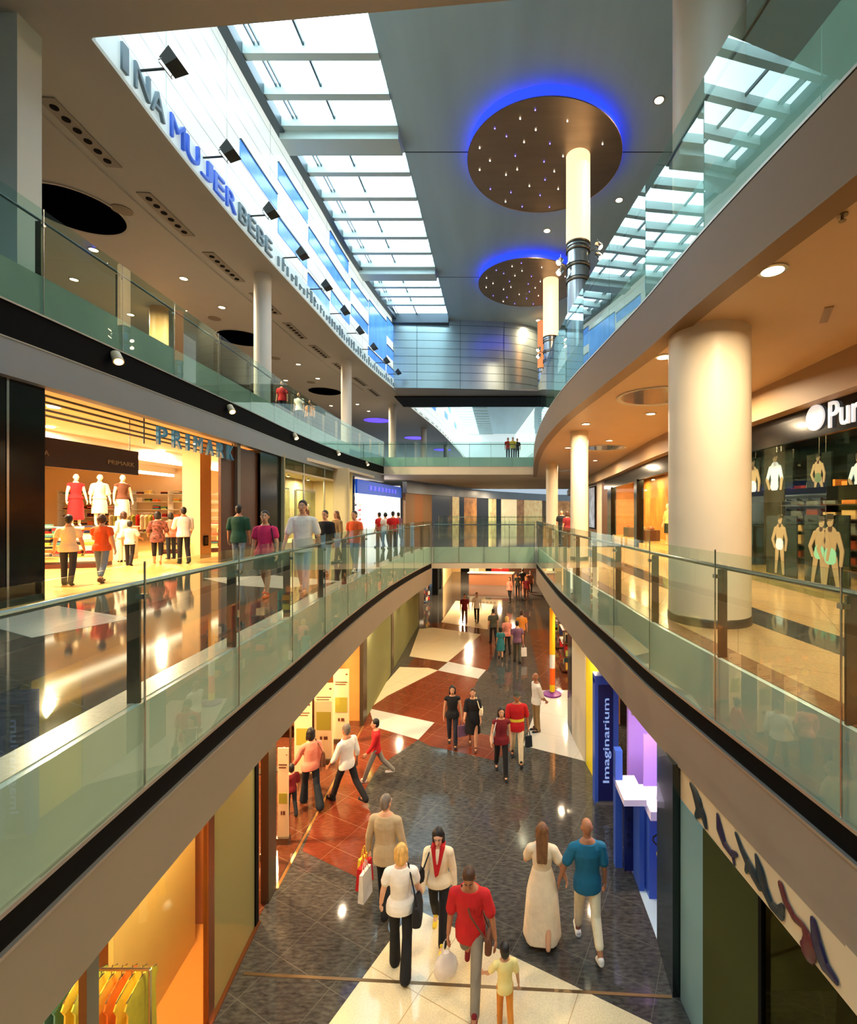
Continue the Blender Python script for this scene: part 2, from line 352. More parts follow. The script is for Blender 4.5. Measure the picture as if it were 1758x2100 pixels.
# bulkhead hung between the two roof openings
bh = [(-8.1, 35.6), (-3.8, 35.8), (1, 36.4), (3.2, 38.0), (4.2, 41)]
def sm(p, k=6):
    r = []
    for i in range(len(p)-1):
        a, b, c, d = p[max(0, i-1)], p[i], p[i+1], p[min(len(p)-1, i+2)]
        for j in range(k):
            u = j/k; r.append(tuple(.5*(2*b[n]+(c[n]-a[n])*u+(2*a[n]-5*b[n]+4*c[n]-d[n])*u*u+(3*b[n]-a[n]-3*c[n]+d[n])*u**3) for n in range(len(b))))
    return r+[p[-1]]
bh = sm(bh)
M_panel = mat('pale_green_metal_panel', (176, 194, 196), .28, .75, var=.1, scale=.6, stretch=(1, 1, .05))
g = G(); g.sweep(bh, [(0, CEIL), (.3, CEIL), (.3, ROOF+.2), (0, ROOF+.2)], 0)
for k in range(1, 9): z = CEIL+k*.6; g.sweep(bh, [(.295, z-.012), (.312, z-.012), (.312, z+.012), (.295, z+.012)], 1)
for k in range(3, len(bh)-1, 4):
    x, y = bh[k]; g.box(x-.012, x+.012, y-.33, y-.28, CEIL, ROOF, 1)
struct('wall_end', g, [M_panel, mat('panel_joint', (60, 72, 78), .5)])
g = G(); g.prism([(-8.2, 35.3), (3.0, 36.2), (4.4, 41.5), (-8.2, 42)], CEIL-.02, CEIL+.12, 0); g.box(-8.5, 4.4, 37.8, 41.4, CEIL-.1, CEIL-.02, 1)
struct('ceiling', g, [mat('bulkhead_soffit', (150, 150, 148), .5), M_black])
g = G(); g.box(-8.2, -3.84, 35.0, 35.5, ROOF-.4, ROOF+.3); struct('trim_1', g, [mat('slate_edge_beam', (70, 84, 92), .4, .3)])

# backlit facade above the left gallery
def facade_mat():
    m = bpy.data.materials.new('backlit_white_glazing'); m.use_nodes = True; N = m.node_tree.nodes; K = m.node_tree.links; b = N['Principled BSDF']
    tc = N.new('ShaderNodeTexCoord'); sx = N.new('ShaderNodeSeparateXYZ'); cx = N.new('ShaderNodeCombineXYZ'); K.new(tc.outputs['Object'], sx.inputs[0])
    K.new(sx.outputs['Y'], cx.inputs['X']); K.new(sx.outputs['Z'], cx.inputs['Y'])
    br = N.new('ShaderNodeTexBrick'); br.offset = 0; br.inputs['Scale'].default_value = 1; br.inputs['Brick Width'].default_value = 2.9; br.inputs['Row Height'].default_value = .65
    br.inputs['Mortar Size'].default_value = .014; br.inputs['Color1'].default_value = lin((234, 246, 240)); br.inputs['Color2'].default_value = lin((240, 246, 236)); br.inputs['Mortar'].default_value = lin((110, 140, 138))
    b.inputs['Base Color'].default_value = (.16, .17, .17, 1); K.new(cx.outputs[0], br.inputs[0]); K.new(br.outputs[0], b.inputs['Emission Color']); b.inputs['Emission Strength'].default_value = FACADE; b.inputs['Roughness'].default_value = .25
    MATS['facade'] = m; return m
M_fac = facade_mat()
M_blue = mat('blue_window_film', (92, 150, 226), .2, emit=.55, ecol=(70, 130, 225), var=.35, scale=1.5, stretch=(1, 1, .2))
w2 = bpy.data.objects.new('window_2', None); COL.objects.link(w2); w2['kind'] = 'structure'
fp = [(cCEL(y), y) for y in span(9.22, 36, .6)]
G().sweep(fp, [(-.2, CEIL+.05), (0, CEIL+.05), (0, ROOF+.3), (-.2, ROOF+.3)]).build('glazing', M_fac, w2)
G().sweep(fp, [(-.02, CEIL-.02), (.05, CEIL-.02), (.05, CEIL+.68), (-.02, CEIL+.68)]).build('letter_band', mat('pale_letter_band', (205, 218, 218), .4, emit=.35, ecol=(200, 220, 220)), w2)
for y0, y1, d0, d1 in ((15.25, 17.9, 11.5, 12.1), (18, 20.8, 12.75, 13.4), (18, 20.7, 10.7, 11.3), (20.9, 26.8, 12, 12.65), (20.8, 23.5, 9.98, 10.55), (23.8, 26.7, 10.6, 11.2), (27, 30, 12.8, 13.4), (27, 30, 11.3, 11.9), (30.2, 33.7, 10.7, 13.6), (23.6, 26.5, 13.45, 14.1), (30, 33.5, 9.98, 10.5), (33.8, 35.6, 11.3, 12), (33.8, 35.6, 12.7, 14), (33.8, 35.6, 10.0, 10.6)):
    p = [(cCEL(y), y) for y in span(y0, y1, .7)]
    G().sweep(p, [(0, CZ+d0), (.03, CZ+d0), (.03, CZ+d1), (0, CZ+d1)]).build('blue_pane', M_blue, w2)
    G().sweep(p, [(0, CZ+d1), (.06, CZ+d1), (.06, CZ+d1+.05), (0, CZ+d1+.05)]).build('glazing_bar', M_mul, w2)
M_blt = mat('blue_letter', (40, 84, 190), .3, emit=.25, ecol=(50, 100, 220)); M_glt = mat('grey_letter', (120, 140, 150), .4)
sign = thing('lettering_sign', 'big blue and grey shop letters along the foot of the white atrium wall', 'sign', (-8.2, 11, CEIL))
def wall_letters(txt, y0, y1, m, z=CEIL+.06, h=.58):
    n = len(txt); p = (y1-y0)/n
    for i, c in enumerate(txt):
        y = y0+p*i+p*(.08 if c != 'I' else .35); x = cCEL(y+p*.4)+.09
        o = letter(c, p*.8 if c != 'I' else p*.3, h, .08, m, (x+8.2, y-11, z-CEIL), (0, 0, R90), sign, 'letter')
wall_letters('INA', 9.7, 11.4, M_glt); wall_letters('MUJER', 11.6, 14.9, M_blt); wall_letters('BEBE', 15.0, 17.4, M_glt)
for i in range(46):
    y = 17.8+i*.39; x = cCEL(y)+.07; h = random.uniform(.2, .5); q = G(); q.box(x, x+.05, y, y+.05+random.random()*.12, CEIL+.06, CEIL+.06+h)
    if i % 2: q.box(x, x+.05, y+.02, y+.26, CEIL+.06+h*.6, CEIL+.11+h*.6)
    o = q.build('letter', M_glt, sign); o.location = (8.2, -11, -CEIL)

# ---------------------------------------------------------------- atrium beyond the bulkhead
w3 = bpy.data.objects.new('window_3', None); COL.objects.link(w3); w3['kind'] = 'structure'
fp = [(cCEL(y), y) for y in span(41, 88, 2)]
G().sweep(fp, [(-.2, CEIL), (0, CEIL), (0, ROOF+.3), (-.2, ROOF+.3)]).build('glazing', M_fac, w3)
for y0, z0 in ((44, 17.5), (46, 18.8), (49, 17), (52, 18.4), (57, 17.6), (60, 19), (66, 18)):
    G().sweep([(cCEL(y), y) for y in span(y0, y0+2.2, 1)], [(0, z0), (.04, z0), (.04, z0+.7), (0, z0+.7)]).build('blue_pane', M_blue, w3)
for k, y in enumerate(span(38, 88, 2)[:-1]):
    G().prism([(cCEL(y), y), (cCEL(y+1.7), y+1.7), (cCEL(y+1.7)+4.6, y+1.7), (cCEL(y)+4.6, y)], ROOF+.32, ROOF+.36).build('pane', M_sky, w3)
    G().prism([(cCEL(y+1.7), y+1.7), (cCEL(y+2), y+2), (cCEL(y+2)+4.6, y+2), (cCEL(y+1.7)+4.6, y+1.7)], ROOF-.1, ROOF+.31).build('beam', M_beam, w3)
g = G(); g.prism([(5.6, 40), (5.4, 60), (3.0, 88), (3.4, 88), (6, 60), (6, 40)], CEIL-.5, ROOF); struct('window_4', g, [M_fac])
g = G(); g.box(-12, 8, 88, 88.3, L2, ROOF+.3); struct('wall_far', g, [mat('self_lit_far_wall', (225, 232, 232), .5, emit=.3)])  # glow in the wall material makes it look lit
# outer walls that close the building
g = G(); g.box(16, 16.2, -8, 90, L2, ROOF+.3); struct('wall_right', g, [M_white])
g = G(); g.box(-26.2, -26, -8, 90, L1, CEIL+.2); g.box(-19.2, -19, -8, 60, L2, CEIL, 1); struct('wall_left', g, [M_shopw, mat('dark_shop_front', (70, 54, 46), .4, var=.3, scale=2)])
g = G(); g.box(-27, 20, -8.3, -8, 0, ROOF+.3); struct('wall_back', g, [M_ceil])
# ---------------------------------------------------------------- slab edges (frosted band, black recess, fascia)
TRIM = [1]
def edge(path, s, zf, zb, zfas, zbot, mf, mso=None, back=1.2):       # s: +1 when the void lies to the right of travel
    def prof(a, b, z0, z1): return [(s*a, z0), (s*b, z0), (s*b, z1), (s*a, z1)]
    for nm, pr, m in (('frost', prof(-.1, -.025, zf-.69, zf-.004), M_frost), ('channel', prof(-.1, .02, zf-.72, zf-.69), M_chan),
                      ('recess', prof(-.25, -.005, zfas-.02, zf-.72), M_black), ('fascia', prof(-.25, .02, zbot, zfas), mf),
                      ('lip', prof(-.02, .03, zfas, zfas+.025), M_chan)):
        if nm in ('recess', 'lip') and zb == 0: continue
        TRIM[0] += 1; g = G(); g.sweep(path, pr); struct('trim_%d' % TRIM[0], g, [m])
edge(pts(cL1L, -8, 20.8), 1, L1, 1, 3.55, 2.9, M_fasL)
edge(pts(cL1R, -8, 20.8), -1, L1, 1, 3.55, 2.9, M_fasR)
brL1 = [(-3.03, 20.8), (1.64, 20.8)]
edge(brL1, 1, L1, 0, 3.78, 3.55, M_soff)
edge(pts(cL2L, -8, 35.8), 1, L2, 1, L2-1.32, L2-1.92, M_fas2)
edge(pts(cL2R, -8, 35.8), -1, L2, 0, L2-.74, L2-1.55, M_fasU)
brL2 = [(-8.85, 35.8), (2.6, 35.8)]
edge(brL2, 1, L2, 0, L2-.74, L2-1.35, M_soff)
# back of the recesses
# ---------------------------------------------------------------- glass balustrades
def balustrade(label, joints, s, zf, mg, top=1.16, fin=True, group='glass balustrades round the galleries'):
    c0 = joints[len(joints)//2]
    t = thing('glass_balustrade', label, 'railing', (c0[0], c0[1], zf))
    def B(q, nm, m): o = q.build(nm, m, t); o.location = (-c0[0], -c0[1], -zf); return o
    rail = []
    for i in range(len(joints)):
        x, y = joints[i]; a = joints[max(0, i-1)]; b = joints[min(len(joints)-1, i+1)]
        tx, ty = b[0]-a[0], b[1]-a[1]; l = math.hypot(tx, ty); tx /= l; ty /= l; nx, ny = ty*-s, -tx*-s      # towards the walkway
        rail.append((x+nx*.07, y+ny*.07, zf+.99))
        if i+1 < len(joints):
            X, Y = joints[i+1]; dx, dy = X-x, Y-y; d = math.hypot(dx, dy); dx /= d; dy /= d; e = .008; h = .007
            p = [(x+dx*e+dy*h, y+dy*e-dx*h), (x+dx*e-dy*h, y+dy*e+dx*h), (X-dx*e-dy*h, Y-dy*e+dx*h), (X-dx*e+dy*h, Y-dy*e-dx*h)]
            q = G(); q.prism(p, zf-.69, zf+top); B(q, 'glass_pane', mg)
        if fin:
            q = G(); r = math.atan2(ny, nx); q.obox((x+nx*.085, y+ny*.085), .1, .022, zf+.002, zf+.965, r)
            B(q, 'post', M_dsteel)
            q = G(); q.obox((x+nx*.02, y+ny*.02), .07, .05, zf+.87, zf+.91, r); q.obox((x, y), .012, .012, zf-.69, zf+top+.02, r); B(q, 'clamp', M_steel)
    q = G(); q.tube(rail, .024, 10); B(q, 'handrail', mat('grey_steel_rail', (104, 108, 112), .3, .9))
    return t
def joints(c, y0, y1, step, px=()):
    ys = [solve(c, p) for p in px]
    while ys and ys[0]-step > y0: ys.insert(0, ys[0]-step)
    if not ys: ys = [y0]
    while ys[-1]+step*1.3 < y1: ys.append(ys[-1]+step)
    ys.append(y1); return [(c(y), y) for y in ys]
balustrade('long curved glass balustrade with bronze fins along the left gallery over the atrium floor', joints(cL1L, -6, 20.78, 1.5, (297, 490.4, 600, 667, 714, 752)), 1, L1, M_glass)
balustrade('curved glass balustrade along the right gallery below the big cream column', joints(cL1R, -6, 20.78, 1.6, (1725.7, 1467, 1332.4, 1259, 1211.4)), -1, L1, M_glass)
balustrade('short straight glass balustrade of the far bridge between both galleries', [(-2.93+4.48*i/4, 20.8) for i in range(5)], 1, L1, M_glass)
balustrade('upper left glass balustrade above the grey fascia and the clothes shop', joints(cL2L, -6, 35.7, 2.1, (89.6, 251, 358)), 1, L2, M_glassL2)
balustrade('upper right curved glass balustrade mirroring the roof light', joints(cL2R, -6, 35.7, 1.75, (1687, 1445, 1325, 1250)), -1, L2, M_glassL2, fin=False)
balustrade('upper far bridge glass balustrade under the hanging bulkhead', [(-8.85+11.45*i/7, 35.8) for i in range(8)], 1, L2, M_glassL2)
balustrade('distant glass balustrade across the floor beyond the bridge', [(-6+13*i/6, 46) for i in range(7)], 1, L1, M_glass)

# ---------------------------------------------------------------- columns
def column(x, y, r, z0, z1, m, base=True, n=48):
    g = G(); g.lathe([(r, z0), (r, z1)], (x, y, 0), n)
    if base: g.lathe([(r+.012, z0), (r+.012, z0+.1), (r, z0+.12)], (x, y, 0), n, 1)
    struct('column', g, [m, M_dsteel])
column(3.08, 6.9, .56, L1, 8.72, M_cream); column(3.1, 6.95, .5, L2, ROOF, M_cream)
column(2.62, 15.4, .29, L1, 8.72, M_cream); column(2.86, 25.6, .32, L1, 8.72, M_cream)
for y, x in ((18.5, -9.37), (29.0, -9.5), (41, -9.4), (53, -8.6), (66, -7.6)): column(x, y, .315, L2, CEIL, M_white, False)
g = G(); g.box(-10.6, -9.0, 8.73, 9.2, L2, CEIL); struct('column', g, [mat('pale_green_white_panel', (222, 232, 224), .4)])
column(-15.6, 21.5, .4, L2, CEIL, mat('honey_wood_column', (220, 172, 110), .5), False)

# ---------------------------------------------------------------- ceiling fittings
def downlight(x, y, z, e, label, group, r=.11, col=WARM2, spread=170, real=True):
    t = thing('downlight', label, 'ceiling light', (x, y, z), group=group)
    q = G(); q.lathe([(r*1.35, 0), (r*1.35, -.015), (r*1.02, -.02), (r, 0)], n=24); q.build('ring', M_chan, t)
    q = G(); q.lathe([(r, -.004), (r, -.008)], n=20); q.build('lamp_glass', M_lampw, t)
    if real:
        l = lamp((x, y, z-.03), e, r*2, col, spread=spread)
        l.parent = t; l.location = (0, 0, -.03)
DR = [(1585, 553, 22), (1362, 731, 9), (1335, 848, 45), (1202, 869, 45), (1250, 903, 50), (1165, 918, 40)]
for i, (a, b, e) in enumerate(DR):
    p = at(a, b, 8.7); downlight(p.x, p.y, 8.7, e*4, 'round recessed downlight in the warm right gallery ceiling, %s from the viewpoint' % ORD[i], 'downlights in the right gallery ceiling')
for i, (x, y) in enumerate(((4.3, 1.5), (4.5, 10.0), (3.6, 20.6), (4.9, 24), (4.9, 30.5))):
    downlight(x, y, 8.7, 150, 'right gallery ceiling downlight set back towards the shop fronts, %s nearest' % ORD[i], 'downlights near the right shop fronts')
DL = [(192, 512), (377, 571), (152, 573), (268, 645), (455, 630), (612, 747), (652, 776), (586, 780), (733, 829), (756, 843), (679, 832)]
for i, (a, b) in enumerate(DL):
    p = at(a, b, CEIL); downlight(p.x, p.y, CEIL, 430, 'small downlight in the taupe upper left ceiling, %s from the viewpoint' % ORD[i], 'downlights in the upper left ceiling', .13)
for i, (a, b) in enumerate(((1352, 205), (1270, 410), (1122, 473), (1104, 657))):
    p = at(a, b, ROOF); downlight(p.x, p.y, ROOF, 260, 'bright spot let into the slate roof ceiling, %s beside the star discs' % ORD[i], 'spots in the slate roof', .15)
# dark round recesses
def recess(x, y, z, r, lit, label, group):
    t = thing('ceiling_recess', label, 'ceiling light', (x, y, z), group=group)
    q = G(); q.lathe([(r, -.012), (r+.05, -.03), (r+.1, -.03), (r+.1, 0), (r, 0)], n=48, cap=False); q.build('rim', M_ceil, t)
    q = G(); q.lathe([(r, -.004), (r, -.012)], n=48); q.build('dome', lit, t)
M_navy = mat('navy_dome_paint', (3, 5, 14), .8, spec=0); M_viol = mat('violet_neon_dome', (70, 50, 235), .4, emit=1.6, ecol=(70, 40, 250)); M_nav2 = mat('blue_dome_paint', (58, 72, 110), .2, coat=.5)
for i, (x, y, r) in enumerate(((-13.15, 14.5, 1.25), (-13.9, 25.2, 1.2), (-13.6, 36.4, 1.2))):
    recess(x, y, CEIL, r, M_navy, 'unlit navy round dome recessed in the upper left ceiling, %s' % ORD[i], 'unlit ceiling domes')
for i, (x, y) in enumerate(((-12.6, 48), (-10.8, 59.5), (-8.7, 71))):
    recess(x, y, CEIL, 1.3, M_viol, 'violet glowing round dome in the far upper ceiling, %s' % ORD[i], 'glowing violet domes')
for i, (x, y) in enumerate(((3.55, 10.6), (4.3, 19.2), (4.6, 30))):
    recess(x, y, 8.7, .78, M_nav2, 'blue round dome recessed in the right gallery ceiling, %s' % ORD[i], 'domes in the right gallery ceiling')
# air slots with six nozzles
for i in range(9):
    y = 10.5+3.15*i; x = cCEL(y+1)-1.95
    t = thing('air_outlet', 'linear air outlet with six dark nozzles in the upper left ceiling, %s from the viewpoint' % ORD[i], 'air vent', (x, y, CEIL), math.atan2(cCEL(y)-cCEL(y+2), 2), 'linear air outlets')
    q = G(); q.box(-.2, .2, 0, 2.15, -.03, 0); q.build('plate', mat('grey_outlet_plate', (150, 142, 130), .5), t)
    for k in range(6):
        q = G(); q.lathe([(.085, -.05), (.085, -.03)], (0, .25+.33*k, 0), 14); q.build('nozzle', M_black, t)
for i, (a, b, z) in enumerate(((250, 430, CEIL), (440, 653, CEIL), (638, 784, CEIL), (565, 735, CEIL))):
    p = at(a, b, z); t = thing('ceiling_speaker', 'flat grey speaker grille in the upper left ceiling, %s nearest' % ORD[i], 'speaker', p, group='ceiling speakers')
    q = G(); q.lathe([(.28, 0), (.28, -.02), (.2, -.035)], n=20); q.build('grille', mat('grille_grey', (140, 128, 112), .6), t)
p = at(1695, 645, 8.7); t = thing('ceiling_grille', 'flat oblong grille in the warm right gallery ceiling', 'air vent', p, -.5)
G().box(-.05, .05, -.28, .28, -.015, 0).build('plate', mat('tan_grille', (170, 140, 104), .5), t)
for k in range(5): G().box(-.04+.018*k, -.034+.018*k, -.26, .26, -.02, -.015).build('slat', M_dsteel, t)
p = at(1728, 440, 8.7); t = thing('sprinkler', 'small dark sprinkler head in the right gallery ceiling', 'sprinkler', p)
G().lathe([(.045, 0), (.045, -.012), (.012, -.015), (.012, -.05), (.03, -.055), (.03, -.06)], n=14).build('head', M_dsteel, t)

# ---------------------------------------------------------------- star discs and lamp poles
M_disc = mat('mirror_bronze_disc', (150, 130, 112), .42, .85, var=.08, scale=1.2, stretch=(.4, 2.5, 1), bump=.02)
M_neon = mat('blue_neon', (50, 70, 255), .4, emit=1.5, ecol=(28, 52, 255))
M_tube = mat('lit_opal_tube', (255, 226, 180), .4, emit=1.0, ecol=(255, 214, 158))
M_starw = mat('warm_star', (255, 250, 235), .4, emit=6); M_starb = mat('violet_star', (120, 110, 255), .4, emit=5, ecol=(110, 100, 255))
stars = [(1098, 226, 1), (1067, 244, 0), (1015, 264, 1), (1099, 267, 0), (1039, 280, 1), (1075, 292, 0), (1128, 295, 1), (984, 304, 0), (1057, 320, 1), (1164, 249, 0), (1005, 330, 0), (1116, 332, 1), (1155, 321, 0), (984, 349, 0), (1061, 348, 0), (1038, 359, 0), (1137, 352, 0), (1118, 369, 1), (1086, 382, 0), (1006, 388, 1), (1048, 395, 1), (1145, 388, 0), (1108, 401, 1), (1037, 414, 0), (1071, 424, 1), (1127, 425, 1), (1236, 296, 0)]
dc = (1.78, 18.9, CZ+14.0)
for i, (x, y) in enumerate(((1.78, 18.9), (1.76, 29.0))):
    t = thing('star_disc', ('large' if i == 0 else 'farther') + ' round mirror disc with tiny star lights and blue halo under the slate roof', 'ceiling light', (x, y, dc[2]))
    q = G(); q.lathe([(3.07, .02), (3.08, 0), (3.08, .05), (3.02, .09)], n=72); q.build('disc', M_disc, t)
    q = G(); q.lathe([(3.0, .1), (3.0, .49)], n=72); q.build('neon_band', M_neon, t)
    for a, b, v in stars:
        p = at(a, b, dc[2]); q = G(); q.ell((p.x-dc[0], p.y-dc[1], 0), (.024, .024, .02), n=8); q.build('star_light', M_starb if v else M_starw, t)
    lamp((0, 0, .3), 8, 5.5, (.15, .2, 1), (math.pi, 0, 0)).parent = t
def spot_fix(t, ang, r, z, lit=True):
    ca, sa = math.cos(ang), math.sin(ang)
    q = G(); q.tube([(ca*r, sa*r, z), (ca*(r+.28), sa*(r+.28), z+.05)], .022, 8)
    q.tube([(ca*(r+.28), sa*(r+.28), z-.3), (ca*(r+.3), sa*(r+.3), z+.45)], .014, 6); q.build('bracket', M_steel, t)
    for dz in (.18, -.22):
        q = G(); a = Vector((ca*(r+.32), sa*(r+.32), z+dz)); d = Vector((ca*.6, sa*.6-.2, -.75)).normalized()
        q.tube([a-d*.16, a-d*.1, a+d*.12, a+d*.13], [.05, .1, .13, .12], 14); o = q.build('spotlight', M_steel, t)
        q = G(); q.tube([a+d*.131, a+d*.14], [.1, .1], 12); q.build('lens', M_lampw, o)
for i, y in enumerate((18.5, 28.4, 34.6)):
    x = 3.1 if i < 2 else 3.1; r = .47 if i < 2 else .3
    t = thing('lamp_pole', '%s lamp pole with lit opal shaft and steel foot on the upper right gallery' % ORD[i], 'lamp', (x, y, L2), group='lamp poles')
    h = CZ+14.0-L2; zt = CZ+10.5-L2
    q = G(); q.lathe([(r, zt), (r, h)], n=32); q.build('opal_shaft', M_tube if i < 2 else mat('orange_lit_tube', (240, 170, 110), .4, emit=.5, ecol=(255, 150, 80)), t)
    q = G(); q.lathe([(r*.92, 0), (r*.92, zt)], n=32); q.build('steel_shaft', M_steel, t)
    for k, zz in enumerate((zt, zt-.12, zt-.28, zt-.8, zt-.92, zt-1.35, zt-1.48)):
        q = G(); q.lathe([(r*.92, zz-.03), (r*1.02, zz-.03), (r*1.02, zz+.03), (r*.92, zz+.03)], n=32, cap=False); q.build('ring', M_steel if k % 2 else M_dsteel, t)
    if i < 2:
        spot_fix(t, -.15, r, zt-.25); spot_fix(t, math.pi+.35, r, zt-.95)
    lamp((0, 0, 0), 60, .8, WARM2).parent = t
    bpy.data.objects[-1] if False else None
# floodlights on arms along the facade
M_flood = mat('charcoal_floodlight', (52, 56, 54), .4, .4, var=.1)
for i in range(11):
    y = 10.55+2.6*i if i < 10 else 36.3
    x = cCEL(min(y, 34.5)); z = CEIL+.62
    t = thing('floodlight', 'dark square floodlight on an arm along the white atrium wall, %s nearest' % ORD[i], 'spotlight', (x, y, z), group='floodlights along the atrium wall')
    q = G(); q.tube([(0, 0, 0), (.62, -.05, .0)], .026, 8); q.build('arm', M_flood, t)
    q = G(); q.tube([(.62, -.2, .0), (.6, -.2, .06), (.72, -.17, .16)], .012, 6); q.tube([(.62, .2, 0), (.6, .2, .06), (.72, .17, .16)], .012, 6); q.tube([(.62, -.2, 0), (.62, .2, 0)], .012, 6); q.build('yoke', M_steel, t)
    q = G(); R = Matrix.Rotation(math.radians(-35), 3, 'Y')
    q.hexa([Vector((.8, -.02, .14))+R @ Vector(p) for p in ((-.16, -.17, -.11), (.16, -.2, -.17), (.16, .2, -.17), (-.16, .17, -.11), (-.16, -.17, .11), (.16, -.2, .17), (.16, .2, .17), (-.16, .17, .11))]); q.build('housing', M_flood, t)
# track spots in the black recess under the upper left gallery
for i, (a, b) in enumerate(((230, 738), (467, 842), (601, 897), (690, 930), (750, 952))):
    y = solve(cL2L, a); x = cL2L(y)+.1; z = CZ-(b-PY)*y/F
    t = thing('track_spot', 'small spot lamp in the black recess under the upper left gallery, %s nearest' % ORD[i], 'spotlight', (x, y, z), group='spots in the black recess')
    q = G(); q.tube([(-.12, .1, .2), (-.03, .04, .14)], .02, 8); q.build('stem', M_steel, t)
    d = Vector((.55, -.35, -.75)).normalized(); c = Vector((0, 0, .05))
    q = G(); q.tube([c-d*.16, c-d*.12, c+d*.14], [.05, .09, .1], 14); q.build('housing', mat('pale_lamp_housing', (214, 190, 150), .35), t)
    q = G(); q.tube([c+d*.141, c+d*.15], [.08, .08], 12); q.build('lens', mat('lamp_lens', (255, 220, 160), .3, emit=2.5), t)
# daylight-facing ambience of the galleries: cove strips inside shops are in their builders
# ---------------------------------------------------------------- level 1, left shop fronts
def panel(c, pa, pb, z0, z1, th=.06, off=0., s=1):       # solid path of a shop front between two photo columns
    y0, y1 = (solve(c, pa), solve(c, pb)) if isinstance(pa, int) else (pa, pb)
    q = G(); q.sweep([(c(y), y) for y in span(y0, y1, .6)], [(off-th, z0), (off, z0), (off, z1), (off-th, z1)]) if True else None
    return q
def obj(q, name, m, label, cat, group=None): return tag(q.build(name, m), label, cat, group)
TP = L2-1.9
struct('wall_left_front', panel(cL2L, -4.0, solve(cL2L, 32), L1, TP, .3, -.15), [M_gloss])
struct('wall_left_front', panel(cL2L, 37, 110, L1, TP, .3, -.15), [M_gloss])
struct('trim_20', panel(cL2L, 32, 37, L1, TP, .2, -.14), [M_steel])
struct('wall_left_front', panel(cL2L, 540, 583, L1, TP, .5, -.1), [M_gloss])
struct('wall_left_front', panel(cL2L, 716, 731, L1, TP, .5, -.1), [M_gloss])
struct('trim_21', panel(cL2L, 494, 500, L1, TP, .12, -.1), [mat('grey_door_post', (120, 112, 104), .4, .3)])
d1 = panel(cL2L, 467, 494, L1, TP-.1, .08, -.2); struct('door_1', d1, [M_wood]); struct('door_2', panel(cL2L, 500, 540, L1, TP-.1, .08, -.2), [M_wood])
# clothes shop shell
g = G(); g.box(-26, -8.4, 26, 26.2, L1, 8.5, 0); g.box(-26, -8.1, 5.6, 5.8, L1, 8.5, 0); g.box(-10.5, -10.35, 19.4, 26, L1, 8.5, 0); struct('wall_shop', g, [M_shopw])
g = G(); g.prism([(-26, 5.6), (-26, 36), (-8.95, 36), (-9.0, 20), (-8.3, 8), (-8.2, 5.6)], 8.45, 8.6, 0); struct('ceiling', g, [mat('shop_ceiling_white', (250, 232, 200), .6)])
M_cove = mat('lit_cove_strip', (255, 244, 224), .5, emit=2.6, ecol=(255, 236, 205))
for i, (x, y0, y1, z) in enumerate(((-13.2, 13.5, 25.8, 8.0), (-18, 10, 25.8, 8.0), (-10.9, 21, 25.9, 7.9))):
    t = thing('cove_light', 'long bright cove light on the clothes shop ceiling, %s from the entrance' % ORD[i], 'ceiling light', (x, y0, z))
    G().box(-.12, .12, 0, y1-y0, .12, .45).build('housing', M_white, t); G().box(-.1, .1, .05, y1-y0-.05, -.02, .12).build('diffuser', M_cove, t)
for x, y, e in ((-10, 10.5, 330), (-12.5, 13, 400), (-15.5, 10, 420), (-13, 18, 560), (-18, 20, 650), (-11.8, 22.5, 480)):
    t = thing('downlight', 'round warm downlight inside the clothes shop at x %d' % 0, 'ceiling light', (x, y, 8.44)); 
    t['label'] = {(-10, 10.5): 'clothes shop downlight just inside the entrance', (-12.5, 13): 'clothes shop downlight above the mannequins', (-15.5, 10): 'clothes shop downlight far left inside', (-13, 18): 'clothes shop downlight behind the cream pillar', (-18, 20): 'clothes shop downlight at the deep left', (-11.8, 22.5): 'clothes shop downlight at the deep right'}[(x, y)]
    q = G(); q.lathe([(.11, 0), (.11, -.02)], n=20); q.build('lamp_glass', M_lampw, t)
    lamp((0, 0, -.03), e, .2, WARM2).parent = t
# hanging sign letters and rails
M_pletter = mat('blue_grey_glass_letter', (70, 130, 160), .2, coat=.6, emit=.12)
sg = thing('shop_sign', 'row of tall blue shop letters hanging over the clothes shop entrance', 'sign', (-8.3, 11.4, 7.7))
y0, y1 = 11.35, 15.1
y = y0
for c in 'PRIMARK':
    wd = .32 if c != 'I' else .09; x = cL2L(y)-.1
    letter(c, wd, .44, .07, M_pletter, (x+8.3, y-11.4, .02), (0, 0, R90), sg, 'letter'); y += wd+.27
rl = thing('sign_rail', 'pair of dark steel tube rails above the clothes shop opening', 'rail', (-8.4, 9, 8))
for dz in (2.1, 1.98, 1.84, 1.74):
    q = G(); q.tube([(cL2L(y)-.25+8.4, y-9, CZ+dz-8) for y in span(8.3, 15.6, .8)], .025, 8); q.build('tube', M_dsteel, rl)
for y in (11.1, 15.3):
    q = G(); q.tube([(cL2L(y)-.25+8.4, y-9, -.3), (cL2L(y)-.25+8.4, y-9, .4)], .018, 6); q.build('hanger', M_dsteel, rl)
sb = thing('hanging_sign', 'brown hanging board with pale small lettering inside the clothes shop', 'sign', (-9.3, 11, 7))
G().box(-.06, .0, -2.2, 1.05, .02, .62).build('board', mat('umber_board', (64, 38, 22), .4), sb)
mt = mat('pale_board_letter', (170, 150, 120), .4)
letter('PRIMARK', .8, .1, .01, mt, (.012, .1, .22), (0, 0, R90), sb); letter('MODA', .5, .1, .01, mt, (.012, -1.85, .24), (0, 0, R90), sb)
for yy in (-1.4, .8): q = G(); q.tube([(-.03, yy, .62), (-.03, yy, 1.45)], .01, 6); q.build('cable', M_dsteel, sb)
